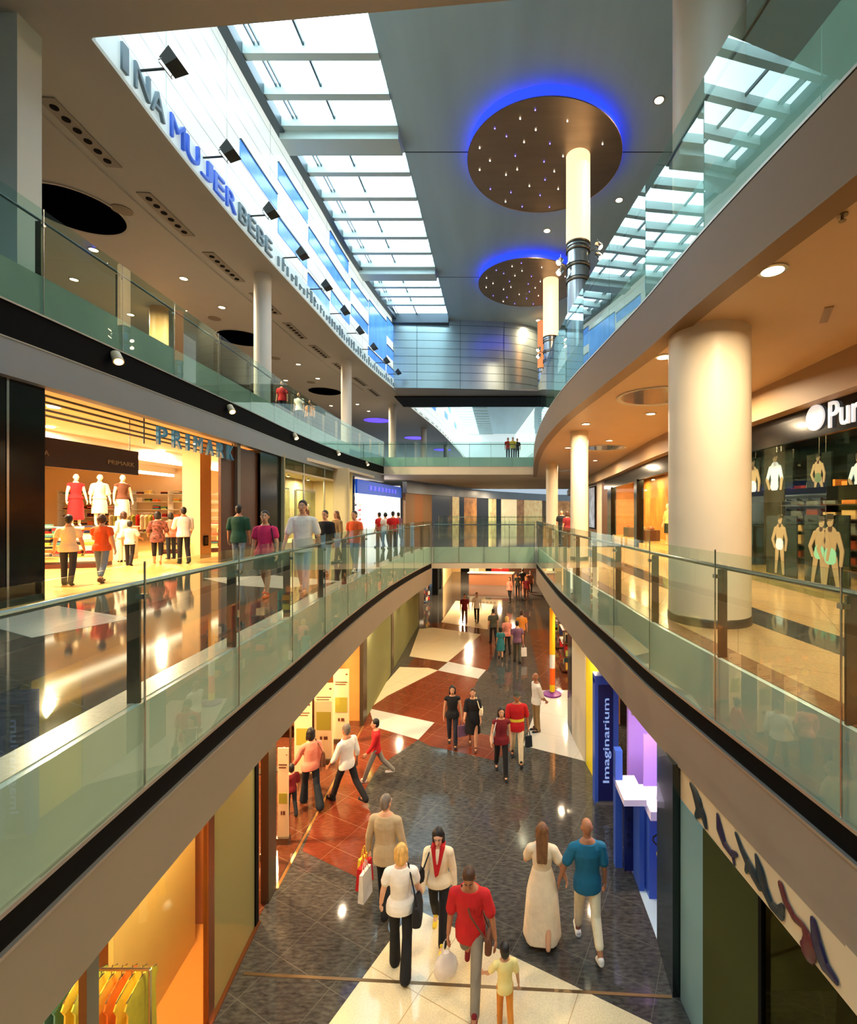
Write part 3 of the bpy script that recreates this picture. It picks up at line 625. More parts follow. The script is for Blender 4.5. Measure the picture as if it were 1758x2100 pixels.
# pillar, bin, gondolas
g = G(); g.box(-10.65, -10.05, 15.7, 16.3, L1, 8.45); struct('column', g, [mat('honey_shop_pillar', (240, 206, 146), .5)])
def folded(x, y, z, rot, n, cols, label, group, parent=None):
    t = thing('folded_clothes', label, 'clothes', (x, y, z), rot, group)
    h = 0
    for k in range(n):
        th = random.uniform(.028, .045); q = G(); a, b = random.uniform(.15, .17), random.uniform(.11, .13)
        pr = [(-b, th*.5), (-b*.9, 0), (b*.9, 0), (b, th*.5), (b*.9, th), (-b*.9, th)]
        q.rings([[(sx*(a if abs(sx) < .99 else a), p[0]*f, h+th/2+(p[1]-th/2)*f2) for p in pr] for sx, f, f2 in ((-1, .9, .4), (-.9, 1, 1), (.9, 1, 1), (1, .9, .4))])
        q.build('garment', cols[(k//2) % len(cols)], t); h += th
    return t
CC = [mat('cloth_'+n, c, .85, var=.1, scale=12) for n, c in (('red', (196, 34, 30)), ('white', (240, 232, 220)), ('black', (26, 24, 26)), ('salmon', (236, 140, 110)), ('lime', (178, 196, 90)), ('orange', (232, 120, 40)), ('teal', (80, 150, 150)), ('cream', (240, 222, 180)), ('maroon', (120, 30, 40)), ('grey', (130, 130, 130)), ('yellow', (238, 206, 80)), ('navy', (30, 40, 80)))]
FW = 'folded clothes on the shop tables'
def gondola(x, y, rot, label, seed, levels=3, wd=1.9, dp=.8):
    rnd = random.Random(seed)
    t = thing('display_table', label, 'display table', (x, y, L1), rot)
    G().box(-wd/2, wd/2, -dp/2, dp/2, 0, .12).build('plinth', mat('maroon_plinth', (70, 22, 20), .5), t)
    for s in (-1, 1): G().box(s*wd/2-.02, s*wd/2+.02, -dp/2, dp/2, .12, .95).build('side', mat('beech_board', (222, 180, 120), .5), t)
    for k in range(levels): G().box(-wd/2+.02, wd/2-.02, -dp/2+.02*k, dp/2-.02*k, .3+.32*k, .33+.32*k).build('shelf', MATS['beech_board'], t)
    ca, sa = math.cos(rot), math.sin(rot)
    for k in range(levels):
        for i in range(5):
            for j in ((-.2,) if k < levels-1 else (-.2, .18)):
                lx = -wd/2+.22+i*(wd-.44)/4; ly = j
                c = rnd.choice(CC); c2 = rnd.choice(CC)
                folded(x+lx*ca-ly*sa, y+lx*sa+ly*ca, L1+.332+.32*k, rot+rnd.uniform(-.08, .08), rnd.randint(3, 5), [c, c2], 'small stack of folded clothes on a clothes shop display table', FW)
gondola(-12.35, 13.3, .3, 'low display table piled with red and white clothes behind the shoppers', 3)
gondola(-11.95, 18.2, .5, 'display table of mixed clothes beside the cream shop pillar', 5)
gondola(-16.0, 15.6, .5, 'display table at the left edge of the clothes shop opening', 9)
gondola(-12.1, 22.0, .4, 'display table right of the pillar deep in the shop', 12)
pd = thing('mannequin_podium', 'waist-high white podium carrying three mannequins in the clothes shop', 'podium', (-13.07, 15.3, L1), .3)
G().box(-.95, .95, -.28, .28, 0, 1.06).build('body', M_cream, pd); G().box(-1.0, 1.0, -.32, .32, 1.06, 1.1).build('top', M_white, pd)
def rack(x, y, z, rot, wd, h, cols, label, glabel, group, n=12, gl=.75, z0=0.):
    t = thing('clothes_rack', label, 'clothes rack', (x, y, z), rot)
    for s in (-1, 1):
        q = G(); q.tube([(s*wd/2, 0, z0), (s*wd/2, 0, h)], .018, 8); q.build('upright', M_steel, t)
        q = G(); q.tube([(s*wd/2, -.25, z0+.03), (s*wd/2, .25, z0+.03)], .018, 8); q.build('foot', M_steel, t)
    q = G(); q.tube([(-wd/2, 0, h), (wd/2, 0, h)], .016, 8); q.build('rail', M_steel, t)
    ca, sa = math.cos(rot), math.sin(rot)
    for i in range(n):
        lx = -wd/2+.08+i*(wd-.16)/(n-1); m = cols[i % len(cols)]
        gt = thing('hanging_garment', glabel, 'garment', (x+lx*ca, y+lx*sa, z+h), rot, group)
        q = G(); q.tube([(0, 0, 0), (0, .012, .03), (0, 0, -.03), (0, 0, -.06)], .004, 5); q.tube([(0, -.2, -.14), (0, 0, -.06), (0, .2, -.14)], .007, 6); q.build('hanger', M_dsteel, gt)
        f = random.uniform(-.012, .012); R = []
        for zz, a, b in ((-.07, .06, .012), (-.13, .19, .02), (-.2, .23, .024), (-.28, .19, .026), (-.5, .2, .03), (-gl, .22, .034), (-gl-.02, .215, .03)):
            R.append([(math.cos(k*math.pi/5)*b+f*abs(zz)*2, math.sin(k*math.pi/5)*a, zz) for k in range(10)])
        q = G(); q.rings(R); q.build('cloth', m, gt)
rack(-13.0, 24.4, L1, 0, 1.9, 1.6, [CC[2], CC[5], CC[2], CC[0], CC[9], CC[5]], 'clothes rack of dark and orange garments at the back of the shop', 'dark or orange garment on the rack behind the cream shop pillar', 'garments on the back rack', 14)
rack(-17.5, 22.5, L1, .2, 2.2, 1.5, [CC[7], CC[4], CC[0], CC[1]], 'clothes rack of pale and red garments deep behind the mannequins', 'pale or red garment on the rack behind the mannequins', 'garments behind the mannequins', 12)
ws = thing('wall_shelf', 'white wall shelving with folded goods along the clothes shop back wall', 'shelf', (-18, 25.8, L1))
for k in range(6): G().box(-6, 7, -.4, 0, .4+.42*k, .43+.42*k).build('shelf_board', M_white, ws)
for k in range(-6, 8, 2): G().box(k-.02, k+.02, -.4, 0, 0, 2.7).build('divider', M_white, ws)
for k in range(6):
    for i in range(15):
        if random.random() < .8: folded(-23.7+2*(i//4)+(.08, .5, .95, 1.4)[i % 4], 25.58, L1+.432+.42*k, 0, random.randint(3, 6), [random.choice(CC), random.choice(CC)], 'stack of folded goods on the white shelving at the back of the clothes shop', 'folded goods on the back shelving')
st = thing('small_notice', 'black notice on the foot of the cream shop pillar', 'notice', (-10.02, 15.95, L1+.42)); G().box(0, .02, -.12, .12, 0, .34).build('frame', M_black, st); G().box(.02, .024, -.09, .09, .05, .3).build('sheet', M_dsteel, st)
wb = thing('wire_bin', 'dark mesh bargain bin on legs beside the brown shop door', 'bin', (-9.55, 16.6, L1), .4)
G().box(-.35, .35, -.25, .25, .45, .95).build('basket', mat('dark_mesh', (52, 42, 36), .5, .3), wb)
for a in (-.33, .33):
    for b in (-.23, .23): q = G(); q.tube([(a, b, 0), (a, b, .46)], .014, 6); q.build('leg', M_dsteel, wb)
q = G(); [q.ell((random.uniform(-.28, .28), random.uniform(-.18, .18), .95), (.12, .1, .06), n=8) for _ in range(7)]; q.build('goods', CC[8], wb)

# show window with mannequins (px 583-716)
ya, yb = solve(cL2L, 583), solve(cL2L, 716)
bp = [(cL2L(y)-1.25, y) for y in span(ya, yb, .8)]
g = G(); g.sweep(bp, [(-.05, L1), (0, L1), (0, 8.4), (-.05, 8.4)]); g.prism([(cL2L(y)-.05, y) for y in span(ya, yb, .8)]+bp[::-1], L1, L1+.25, 1); g.prism([(cL2L(y)-.05, y) for y in span(ya, yb, .8)]+bp[::-1], 7.75, 7.85, 1)
g.box(-10.4, -9.0, yb, yb+.08, L1, 8.4); g.box(-10.2, -8.8, ya-.08, ya, L1, 8.4)
struct('wall_window_box', g, [mat('khaki_window_wall', (196, 184, 140), .6), M_shopw])
g = panel(cL2L, 583, 716, L1+.02, TP, .015, -.06); o = struct('window_5', g, [M_shop])
for p_ in (625, 667): struct('trim_22', panel(cL2L, p_, p_+2, L1, TP, .04, -.05), [M_steel])
for i, y in enumerate((ya+2, ya+4.5, ya+7.5)):
    x = cL2L(y)-.6; t = thing('window_spot', 'warm spot in the show window ceiling, %s from the left' % ORD[i], 'spotlight', (x, y, 7.74), group='show window spots')
    q = G(); q.lathe([(.08, 0), (.08, -.08)], n=16); q.build('can', M_white, t); q = G(); q.lathe([(.06, -.081), (.06, -.085)], n=16); q.build('lens', M_lampw, t)
    lamp((0, 0, -.1), 110, .14, WARM2).parent = t
for i, (p1, p2, m) in enumerate(((584, 603, 'dark'), (627, 640, 'pale'), (655, 690, 'pale'))):
    y1_, y2_ = solve(cL2L, p1), solve(cL2L, p2); xm = cL2L((y1_+y2_)/2)-1.15
    t = thing('framed_panel', 'tall %s framed panel in the show window, %s from the left' % (m, ORD[i].replace('nearest', 'first')), 'picture', (xm, y1_, L1+.6))
    G().box(0, .04, 0, y2_-y1_, 0, 2.1).build('frame', M_black if m == 'dark' else M_steel, t); G().box(.04, .05, .06, y2_-y1_-.06, .06, 2.04).build('picture', mat('charcoal_print', (50, 56, 60), .4, var=.5, scale=3) if m == 'dark' else mat('khaki_print', (178, 172, 120), .5, var=.2, scale=2), t)

# white shoe shop with the blue sign (px 731-822)
ya, yb = solve(cL2L, 731), solve(cL2L, 822)
g = G(); bx = [(cL2L(y)-3.2, y) for y in span(ya, yb, 1)]; g.sweep(bx, [(-.1, L1), (0, L1), (0, 8.3), (-.1, 8.3)]); g.box(-12.5, -8.7, yb, yb+.2, L1, 8.3); g.box(-12.5, -9.3, ya-.15, ya, L1, 8.3)
struct('wall_shoe_shop', g, [mat('self_lit_shop_wall', (250, 250, 244), .5, emit=.25)])  # glow put into the white wall in place of shop lighting
sg = thing('shop_sign', 'blue illuminated shop fascia sign above the white shoe shop', 'sign', (cL2L(34), 34, L1+2.75))
q = G(); q.sweep([(cL2L(y)+.06-cL2L(34), y-34) for y in span(ya, yb, 1)], [(-.15, 0), (0, 0), (0, .9), (-.15, .9)]); q.build('box', mat('blue_sign_box', (44, 96, 190), .4, emit=.35, ecol=(30, 84, 200)), sg)
q = G()
for k in range(8):
    y = ya+2.4+k*.9; x = cL2L(y)+.07; q = G(); q.box(x-cL2L(34), x-cL2L(34)+.03, y-34, y-34+.5, .3, .6); q.build('letter_block', mat('violet_sign_letter', (90, 90, 240), .4, emit=.8), sg)
sh = thing('shoe_shelving', 'white wall shelving full of shoes in the shop with the blue sign', 'shelf', (-12.2, 35, L1))
for k in range(7):
    q = G(); q.sweep([(cL2L(y)-2.9+12.2, y-35) for y in span(ya+.3, yb-.3, 1)], [(-.3, .35+.4*k), (0, .35+.4*k), (0, .38+.4*k), (-.3, .38+.4*k)]); q.build('shelf_board', M_white, sh)
for k in range(6):
    for i in range(9):
        y = ya+1+i*1.05; x = cL2L(y)-3.05; sc = CC[random.choice((2, 1, 9, 3, 0, 8))]
        q = G(); q.rings([[(a*s, b, .02+h*c) for a, c in ((-.05, 0), (.05, 0), (.05, .6), (0, 1), (-.05, .6))] for b, s, h in ((-.14, .7, .05), (-.08, 1, .06), (.02, .9, .09), (.1, .9, .13), (.13, .7, .12))])
        o = obj(q, 'shoe', sc, 'single shoe on the white shelving of the shop with the blue sign', 'shoe', 'shoes on the white shelving'); o.location = (x, y, L1+.37+.4*k); o.scale = (1.6, 1.6, 1.6)
for y in (ya+2.5, yb-3):
    lamp((cL2L(y)-1.5, y, 8.2), 260, .5, (1, .95, .88))
# wood fronted shops (px 822-885) and the far curved row
g = panel(cL2L, 822, 832, L1, 8.3, .3, -.1); struct('wall_left_front', g, [M_wood])
FAR = [(832, 41.2, 'tan'), (850, 43, 'orange'), (868, 45, 'tan'), (886, 46.5, 'dark'), (922, 51, 'dark'), (928, 52, 'lit'), (942, 53.5, 'dark'), (952, 54.5, 'lit2'), (978, 57, 'dark'), (1002, 60, 'lit'), (1018, 62, 'dark'), (1028, 63, 'lit3'), (1060, 66, 'lit2'), (1075, 68, 'lit'), (1112, 72, 'tan'), (1135, 74, 'lit2'), (1180, 76, 'tan')]
FM = {'tan': mat('tan_far_wall', (140, 106, 70), .5), 'orange': mat('orange_far_wall', (150, 96, 48), .5), 'dark': mat('charcoal_far_pier', (34, 34, 36), .3), 'lit': mat('far_window_gold', (250, 210, 150), .4, emit=.3, ecol=(250, 200, 130), var=.55, scale=1.5), 'lit2': mat('far_window_amber', (220, 150, 90), .4, emit=.12, ecol=(220, 140, 70), var=.6, scale=1.2), 'lit3': mat('far_window_cream', (250, 226, 180), .4, emit=.5, ecol=(255, 222, 165), var=.3, scale=1.4)}
g = G(); mi = list(FM); P = [((p-PX)*y/F, y) for p, y, _ in FAR]
for i in range(len(FAR)-1):
    g.sweep([P[i], P[i+1]], [(-.3, L1), (0, L1), (0, L1+3.2), (-.3, L1+3.2)], mi.index(FAR[i][2]))
struct('wall_far_shops', g, [FM[k] for k in mi])
g = G(); g.sweep(sm(P, 4), [(-.3, L1+3.2), (.12, L1+3.2), (.12, L1+4.2), (-.3, L1+4.2)]); struct('trim_23', g, [M_fas2])

# ---------------------------------------------------------------- level 1, right shop fronts
rp = pts(cSHR, -8, 60, 1)
g = G(); g.sweep(rp, [(-.35, 8.05), (0, 8.05), (0, 8.72), (-.35, 8.72)]); o = struct('trim_24', [g][0], [mat('umber_bulkhead', (150, 122, 88), .55)])
def rpanel(y0, y1, z0, z1, th=.1, off=.1): 
    q = G(); q.sweep([(cSHR(y), y) for y in span(y0, y1, .6)], [(off, z0), (off+th, z0), (off+th, z1), (off, z1)]); return q
struct('wall_right_front', rpanel(-6, 14.0, 7.48, 8.06, .1, -.05), [M_gloss])          # black sign band of the underwear shop
struct('wall_right_front', rpanel(14.0, 15.5, L1, 8.06, .3, -.1), [M_gloss])
g = rpanel(-6, 14.0, L1, 7.48, .02, .0); struct('window_6', g, [M_shop])
g = rpanel(-6, 14.0, L1+1.8, L1+2.06, .1, .24); struct('trim_25', g, [M_black])
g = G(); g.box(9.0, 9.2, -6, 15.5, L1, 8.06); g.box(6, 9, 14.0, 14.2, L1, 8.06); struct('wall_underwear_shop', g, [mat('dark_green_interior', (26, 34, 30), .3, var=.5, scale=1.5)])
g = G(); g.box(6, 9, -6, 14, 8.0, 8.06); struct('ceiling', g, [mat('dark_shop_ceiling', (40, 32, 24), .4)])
sg = thing('shop_sign', 'white round dot and shop name on the black band of the underwear shop', 'sign', (5.8, 8.6, 7.72))
q = G(); q.lathe([(.235, 0), (.235, .04)], n=40); o = q.build('dot', mat('white_lit_sign', (225, 225, 225), .4, emit=.5), sg); o.rotation_euler = (0, -R90, 0); o.location = (.04, .03, .1)
letter('Punto', 1.25, .46, .04, MATS['white_lit_sign'], (.02, -.33, -.16), (0, 0, -R90), sg); letter('Blanco', 1.55, .46, .04, MATS['white_lit_sign'], (.02, -1.8, -.16), (0, 0, -R90), sg)
# products on shelves behind the glass
psh = thing('product_shelving', 'long shelves of boxed goods glowing brown inside the underwear shop', 'shelf', (8.6, 9, L1))
for k in range(6): G().box(-.35, .35, -5, 4.9, .3+.36*k, .33+.36*k).build('shelf_board', mat('smoked_shelf', (70, 60, 50), .3), psh)
for k in range(6):
    for i in range(13):
        y = 5.2+i*.66; c = random.choice([mat('box_amber', (210, 130, 60), .5), mat('box_rust', (150, 60, 30), .5), mat('box_cream', (220, 190, 140), .5), mat('box_grey', (120, 130, 130), .5)])
        q = G(); q.box(-.2, .2, -.22, .22, 0, random.uniform(.14, .26)); q.box(-.205, -.2, -.15, .15, .03, .1)
        o = obj(q, 'product_box', c, 'cardboard product box on the underwear shop shelves', 'box', 'product boxes in the underwear shop'); o.location = (8.5, y, L1+.332+.36*k)
for x, y in ((4, 27), (-3, 32), (2, 38), (-4, 43), (4, 50), (0, 58)): lamp((x, y, 8.6), 300, .5, WARM2)  # bare lamps added to brighten the far gallery, no fittings modelled
for x, y, e in ((7.6, 8, 90), (7.6, 11.5, 90), (7.2, 5, 60)):
    t = thing('downlight', {8: 'underwear shop downlight behind the dot of the sign', 11.5: 'underwear shop downlight next to the cream column', 5: 'underwear shop downlight beyond the right photo edge'}[y], 'ceiling light', (x, y, 7.98))
    q = G(); q.lathe([(.09, 0), (.09, -.02)], n=18); q.build('lamp_glass', M_lampw, t); lamp((0, 0, -.03), e, .18, WARM).parent = t
# posters: slim backlit panels with cut-out figures
def c2(q, a, b, ra, rb, d, m):     # flat capsule in the (u, v) plane of the poster
    ax, ay = a; bx, by = b; an = math.atan2(by-ay, bx-ax); poly = []
    for k in range(9): t_ = an+math.pi/2+math.pi*k/8; poly.append((ax+ra*math.cos(t_), ay+ra*math.sin(t_)))
    for k in range(9): t_ = an-math.pi/2+math.pi*k/8; poly.append((bx+rb*math.cos(t_), by+rb*math.sin(t_)))
    n = len(poly); q.add([(-d, -u, v) for u, v in poly]+[(-d+.02, -u, v) for u, v in poly], [tuple(range(n)), tuple(range(n, 2*n))[::-1]]+[(i, n+i, n+(i+1) % n, (i+1) % n) for i in range(n)], m)
SK = mat('poster_skin', (190, 156, 130), .4, emit=.12); HR = mat('poster_hair', (60, 46, 40), .5); WC = mat('poster_white_cloth', (215, 222, 235), .4, emit=.5); GC = mat('poster_mint_cloth', (140, 200, 175), .4, emit=.35); BK = mat('poster_backing', (20, 32, 34), .2, var=.5, scale=2); GR = mat('poster_grey_green', (110, 124, 100), .4, emit=.2)
def poster(px0_, px1_, py0_, py1_, label, draw, X=6.28):
    ya, yb = X*F/(px1_-PX), X*F/(px0_-PX); z0 = CZ-(py1_-PY)*(ya+yb)/2/F; z1 = CZ-(py0_-PY)*(ya+yb)/2/F
    t = thing('poster', label, 'poster', (X, yb, z0)); wd, h = yb-ya, z1-z0
    G().box(0, .03, -wd, 0, 0, h).build('panel', BK, t)
    q = G(); draw(q, wd, h); q.build('printed_figure', [SK, HR, WC, GC, GR], t)
    q = G(); q.tube([(.01, -wd/2, h), (.01, -wd/2, 8.0-z0)], .006, 5); q.build('wire', M_steel, t)
def fig(u, h, v0=0., lean=0., legs=True, top=0, bot=3, face=0):
    def dr(q, wd, H):
        s = h*H; c = u*wd; L = lambda a, b: (c+a*s+lean*b*s, v0*H+b*s)
        if legs:
            e0 = max(.02, -v0/h+.05); c2(q, L(-.06, .5), L(-.09, e0), .055*s, .03*s, .01, 0); c2(q, L(.06, .5), L(.12, e0), .055*s, .03*s, .011, 0)
        c2(q, L(-.03, .5), L(.03, .5), .07*s, .07*s, .013, bot); c2(q, L(-.02, .55), L(.02, .55), .075*s, .075*s, .0128, bot); c2(q, L(0, .6), L(0, .76), .085*s, .12*s, .012, top)
        c2(q, L(-.12, .78), L(-.2, .6), .04*s, .032*s, .014, top); c2(q, L(-.2, .6), L(-.13, .47), .032*s, .024*s, .015, 0)
        c2(q, L(.12, .78), L(.19, .6), .04*s, .032*s, .014, top); c2(q, L(.19, .6), L(.17, .44), .032*s, .024*s, .015, 0)
        c2(q, L(0, .84), L(0, .9), .035*s, .035*s, .012, 0); c2(q, L(0, .92), L(0, .95), .05*s, .055*s, .016, 0); c2(q, L(-.03, .99), L(.03, .99), .034*s, .034*s, .0175, 1); c2(q, L(-.045, .985), L(-.05, .94), .018*s, .014*s, .0176, 1); c2(q, L(-.02, .945), L(-.012, .945), .006*s, .006*s, .018, 1); c2(q, L(.012, .945), L(.02, .945), .006*s, .006*s, .018, 1)
    return dr
def two(*ds):
    def dr(q, wd, H): [d(q, wd, H) for d in ds]
    return dr
poster(1562, 1626, 928, 1004, 'hanging poster of a person in a white shirt, leftmost of the upper row', fig(.42, 1.75, -.78, .05, False, 2, 2))
poster(1655, 1705, 930, 1004, 'hanging poster of a person in green shorts, second of the upper row', fig(.5, 1.35, -.38, 0, True, 0, 4))
poster(1738, 1790, 928, 1004, 'hanging poster with a pale blue shirt, cut by the right photo edge', fig(.5, 1.7, -.75, 0, False, 2, 2))
poster(1540, 1558, 940, 1004, 'narrow hanging poster half hidden behind the cream column', fig(.3, 1.9, -.9, 0, False, 0, 2))
poster(1572, 1634, 1058, 1180, 'tall poster of a person in swimwear, left one of the lower row', fig(.45, 1.0, 0, .04, True, 0, 2), 6.35)
poster(1650, 1742, 1056, 1205, 'large poster of a couple in pale swimwear in the lower row', two(fig(.3, 1.02, -.06, .12, True, 0, 3), fig(.62, 1.16, -.17, 0, True, 0, 3)), 6.35)
# amber show windows farther along
for nm, y0, y1, z0, z1, m, th, off in (('wall_right_front', 15.5, 30, 7.45, 8.06, M_gloss, .15, -.05), ('wall_right_front', 20.6, 21.2, L1, 7.5, M_gloss, .3, -.1), ('wall_right_front', 27.4, 28.6, L1, 7.5, M_gloss, .3, -.1), ('wall_right_front', 28.6, 31.2, L1, 8.06, M_wood, .3, 0.), ('wall_right_front', 31.2, 33, L1, 8.06, M_cream, .3, 0), ('wall_right_front', 33, 58, L1, 8.06, mat('brown_pier', (104, 72, 52), .4), .3, 0)):
    struct(nm, rpanel(y0, y1, z0, z1, th, off), [m])
struct('window_7', rpanel(15.5, 20.6, L1, 7.45, .02, .0), [M_shop]); struct('window_8', rpanel(21.2, 27.4, L1, 7.45, .02, .0), [M_shop])
g = G(); g.sweep([(cSHR(y)+1.7, y) for y in span(15.5, 28, 1)], [(0, L1), (.1, L1), (.1, 8), (0, 8)]); g.sweep([(cSHR(y)+1.7, y) for y in span(15.5, 28, 1)], [(-1.7, L1), (0, L1), (0, L1+.2), (-1.7, L1+.2)], 1); g.box(6.2, 8.3, 15.4, 15.5, L1, 8); g.box(6.7, 8.4, 28.0, 28.1, L1, 8)
struct('wall_window_box', g, [mat('amber_window_wall', (214, 140, 60), .5, var=.25, scale=1.2), M_amber])
for i, y in enumerate((17, 19.5, 23.5, 26)):
    x = cSHR(y)+.9; t = thing('window_spot', 'amber spot in the right gallery show windows, %s nearest' % ORD[i], 'spotlight', (x, y, 7.9), group='amber window spots')
    q = G(); q.lathe([(.08, 0), (.08, -.1)], n=14); q.build('can', M_black, t); q = G(); q.lathe([(.06, -.101), (.06, -.105)], n=14); q.build('lens', M_lampw, t); lamp((0, 0, -.12), 130, .12, WARM).parent = t
for i, y in enumerate((22.3, 25.6)):
    t = thing('display_stand', 'low stand of golden goods in the farther amber window, %s' % ('nearer' if i == 0 else 'farther'), 'display stand', (cSHR(y)+.8, y, L1+.2))
    G().box(-.4, .4, -.5, .5, 0, .5).build('plinth', M_wood, t)
    for k in range(6): q = G(); q.ell((random.uniform(-.3, .3), random.uniform(-.4, .4), .58), (.1, .08, .09), n=8); q.build('goods', random.choice([CC[5], CC[3], CC[7]]), t)
t = thing('wall_poster', 'tall blue and white poster on the far right gallery wall', 'poster', (cSHR(33.5)-.02, 33.5, L1+.3))
G().box(-.06, 0, -.1, 2.0, 0, 3.1).build('frame', M_black, t); G().box(-.08, -.06, 0, 1.9, .1, 3.0).build('print', mat('blue_white_print', (150, 170, 200), .4, emit=.15, var=.7, scale=1.6), t)
# ---------------------------------------------------------------- level 0, left shops
M_post = mat('olive_steel_post', (92, 84, 66), .35, .6); M_copper = mat('copper_post', (140, 84, 48), .3, .7); M_creamp = mat('cream_display_wall', (244, 206, 140), .5, var=.04, scale=1.5)
ZT = 2.92
def p0(a, b, z0=0., z1=ZT, th=.06, off=0.): return panel(cL0L, a, b, z0, z1, th, off)
struct('trim_30', p0(178, 203), [mat('grey_window_frame', (98, 100, 90), .4, .4)])
struct('trim_31', p0(428, 440), [M_copper]); struct('trim_32', p0(525, 531), [M_black]); struct('trim_33', p0(551, 567, th=.12), [M_post]); struct('trim_34', p0(745, 753, th=.1), [M_post])
struct('window_9', p0(203, 428, .02, ZT, .015, -.02), [M_shop])
struct('window_10', p0(440, 525, .02, ZT, .02, -.02), [M_milk])
struct('window_11', p0(753, 803, .02, ZT, .02, -.02), [M_milk]); struct('window_12', p0(808, 860, .02, ZT, .02, -.02), [M_milk])
struct('trim_35', p0(803, 808), [M_post]); struct('trim_36', p0(860, 869, th=.3), [M_gloss])
struct('trim_37', panel(cL0L, 2.0, solve(cL0L, 531), 0, .03, .05, .03), [M_copper]); struct('trim_38', panel(cL0L, solve(cL0L, 567), solve(cL0L, 745), 0, .008, .05, .03), [mat('brass_threshold', (190, 140, 80), .3, .7)])
g = G(); g.box(-9, -8.8, -2, 20, 0, ZT); g.box(-8.8, -4.0, 13.6, 13.75, 0, ZT); g.box(-8.8, -3.3, 2.4, 2.5, 0, ZT); struct('wall_left_shop', g, [M_orange])
g = G(); g.sweep([(cL0L(y)-.75, y) for y in span(5.0, 6.6, .4)], [(-.05, 0), (0, 0), (0, ZT), (-.05, ZT)], 0); g.box(-8.8, -3.6, 6.9, 7.0, 0, ZT, 1); struct('wall_left_shop', g, [M_creamp, mat('brown_partition', (150, 84, 44), .5)])
g = G(); g.prism([(-8.8, 2.5), (-8.8, 6.9)]+[(cL0L(y)-.04, y) for y in span(2.5, 6.9, .5)][::-1], 0, .012); struct('floor', g, [mat('orange_shop_floor', (214, 140, 70), .3)])
g = G(); g.prism([(-8.8, 7.0), (-8.8, 13.6)]+[(cL0L(y)-.04, y) for y in span(7.0, 13.6, .5)][::-1], 0, .006); struct('floor', g, [M_brn])
g = G(); bx = [(cL0L(y)-1.0, y) for y in span(13.8, 25, .8)]; g.sweep(bx, [(-.05, 0), (0, 0), (0, ZT), (-.05, ZT)]); struct('wall_left_shop', g, [mat('pale_window_wall', (236, 214, 160), .6, var=.1, scale=1.5)])
for x, y, e, nm in ((-4.6, 3.6, 70, 'clothes rack window'), (-4.2, 6.3, 45, 'frosted glass panel'), (-4.0, 5.8, 60, 'cream display wall'), (-5.2, 8.5, 170, 'shop doorway'), (-5.6, 11.8, 220, 'green roll-up banners'), (-4.5, 16.0, 70, 'nearer pale show window'), (-4.7, 20.5, 70, 'farther pale show window')):
    t = thing('downlight', 'lower left shop downlight over the ' + nm, 'ceiling light', (x, y, ZT-.01)); q = G(); q.lathe([(.09, 0), (.09, -.02)], n=16); q.build('lamp_glass', M_lampw, t); lamp((0, 0, -.03), e, .18, WARM).parent = t
for i, y in enumerate((4.6, 7.4, 10.5, 14, 18)):
    downlight(cL0L(y)+.2, y, 2.9, 20, 'small downlight under the left gallery edge, %s nearest' % ORD[i], 'downlights under the left gallery edge', .04)
    if y > 6: downlight(cL0R(y)-.1, y, 2.9, 22, 'small downlight under the right gallery edge, %s nearest' % ORD[i], 'downlights under the right gallery edge', .04)
# clothes rack in the nearest window
rack(-4.3, 4.75, 0, 0, 1.5, 1.45, [CC[3], CC[1], CC[0], CC[3], CC[6], CC[6], CC[6], CC[10], CC[4], CC[10], CC[10], CC[5], CC[10], CC[10]], 'clothes rack of yellow and green tops in the nearest lower left window', 'yellow, green or pale top hanging on the rack in the lower left window', 'tops on the window rack', 14, .85)
# roll-up banners
M_ban = mat('cream_banner', (246, 226, 180), .6); M_olive = mat('olive_square', (176, 170, 60), .6); M_btx = mat('banner_print', (110, 60, 40), .6)
def banner(a, b, y, zt, label, wd=None):
    X0, X1 = (a-PX)*y/F, (b-PX)*y/F; wd = X1-X0
    t = thing('roll_up_banner', label, 'banner', (X0, y, 0))
    G().box(0, wd, -.01, .01, .12, zt).build('sheet', M_ban, t); G().box(-.02, wd+.02, -.06, .06, 0, .12).build('base', M_dsteel, t)
    G().box(wd*.12, wd*.88, -.016, -.01, zt*.42, zt*.42+wd*.95).build('olive_square', M_olive, t)
    q = G(); q.ell((wd*.85, -.014, zt*.93), (wd*.07, .006, wd*.05), n=10); q.build('emblem', M_btx, t)
    for k, f in enumerate((.82, .79)): G().box(wd*.12, wd*(.88-.1*k), -.016, -.01, zt*f, zt*f+.02).build('print_line', M_btx, t)
    G().box(wd*.3, wd*.42, -.016, -.01, zt*.3, zt*.34).build('print_block', M_btx, t); G().box(wd*.5, wd*.7, -.016, -.01, zt*.3, zt*.34).build('print_block', M_btx, t)
    q = G(); q.tube([(wd/2, .03, .1), (wd/2, .03, zt)], .012, 6); q.build('pole', M_dsteel, t)
banner(645, 684, 11.3, 1.95, 'cream roll-up banner with olive square behind the person in pink')
banner(684, 716, 12.3, 1.95, 'cream roll-up banner with olive square, rightmost in the shop doorway')
banner(604, 640, 10.7, 1.8, 'low roll-up banner with olive square behind the small red child')
banner(570, 592, 8.6, 1.75, 'narrow banner with olive stripe beside the steel shop post')
banner(538, 552, 8.2, 1.7, 'narrow banner seen behind the glass left of the steel post')
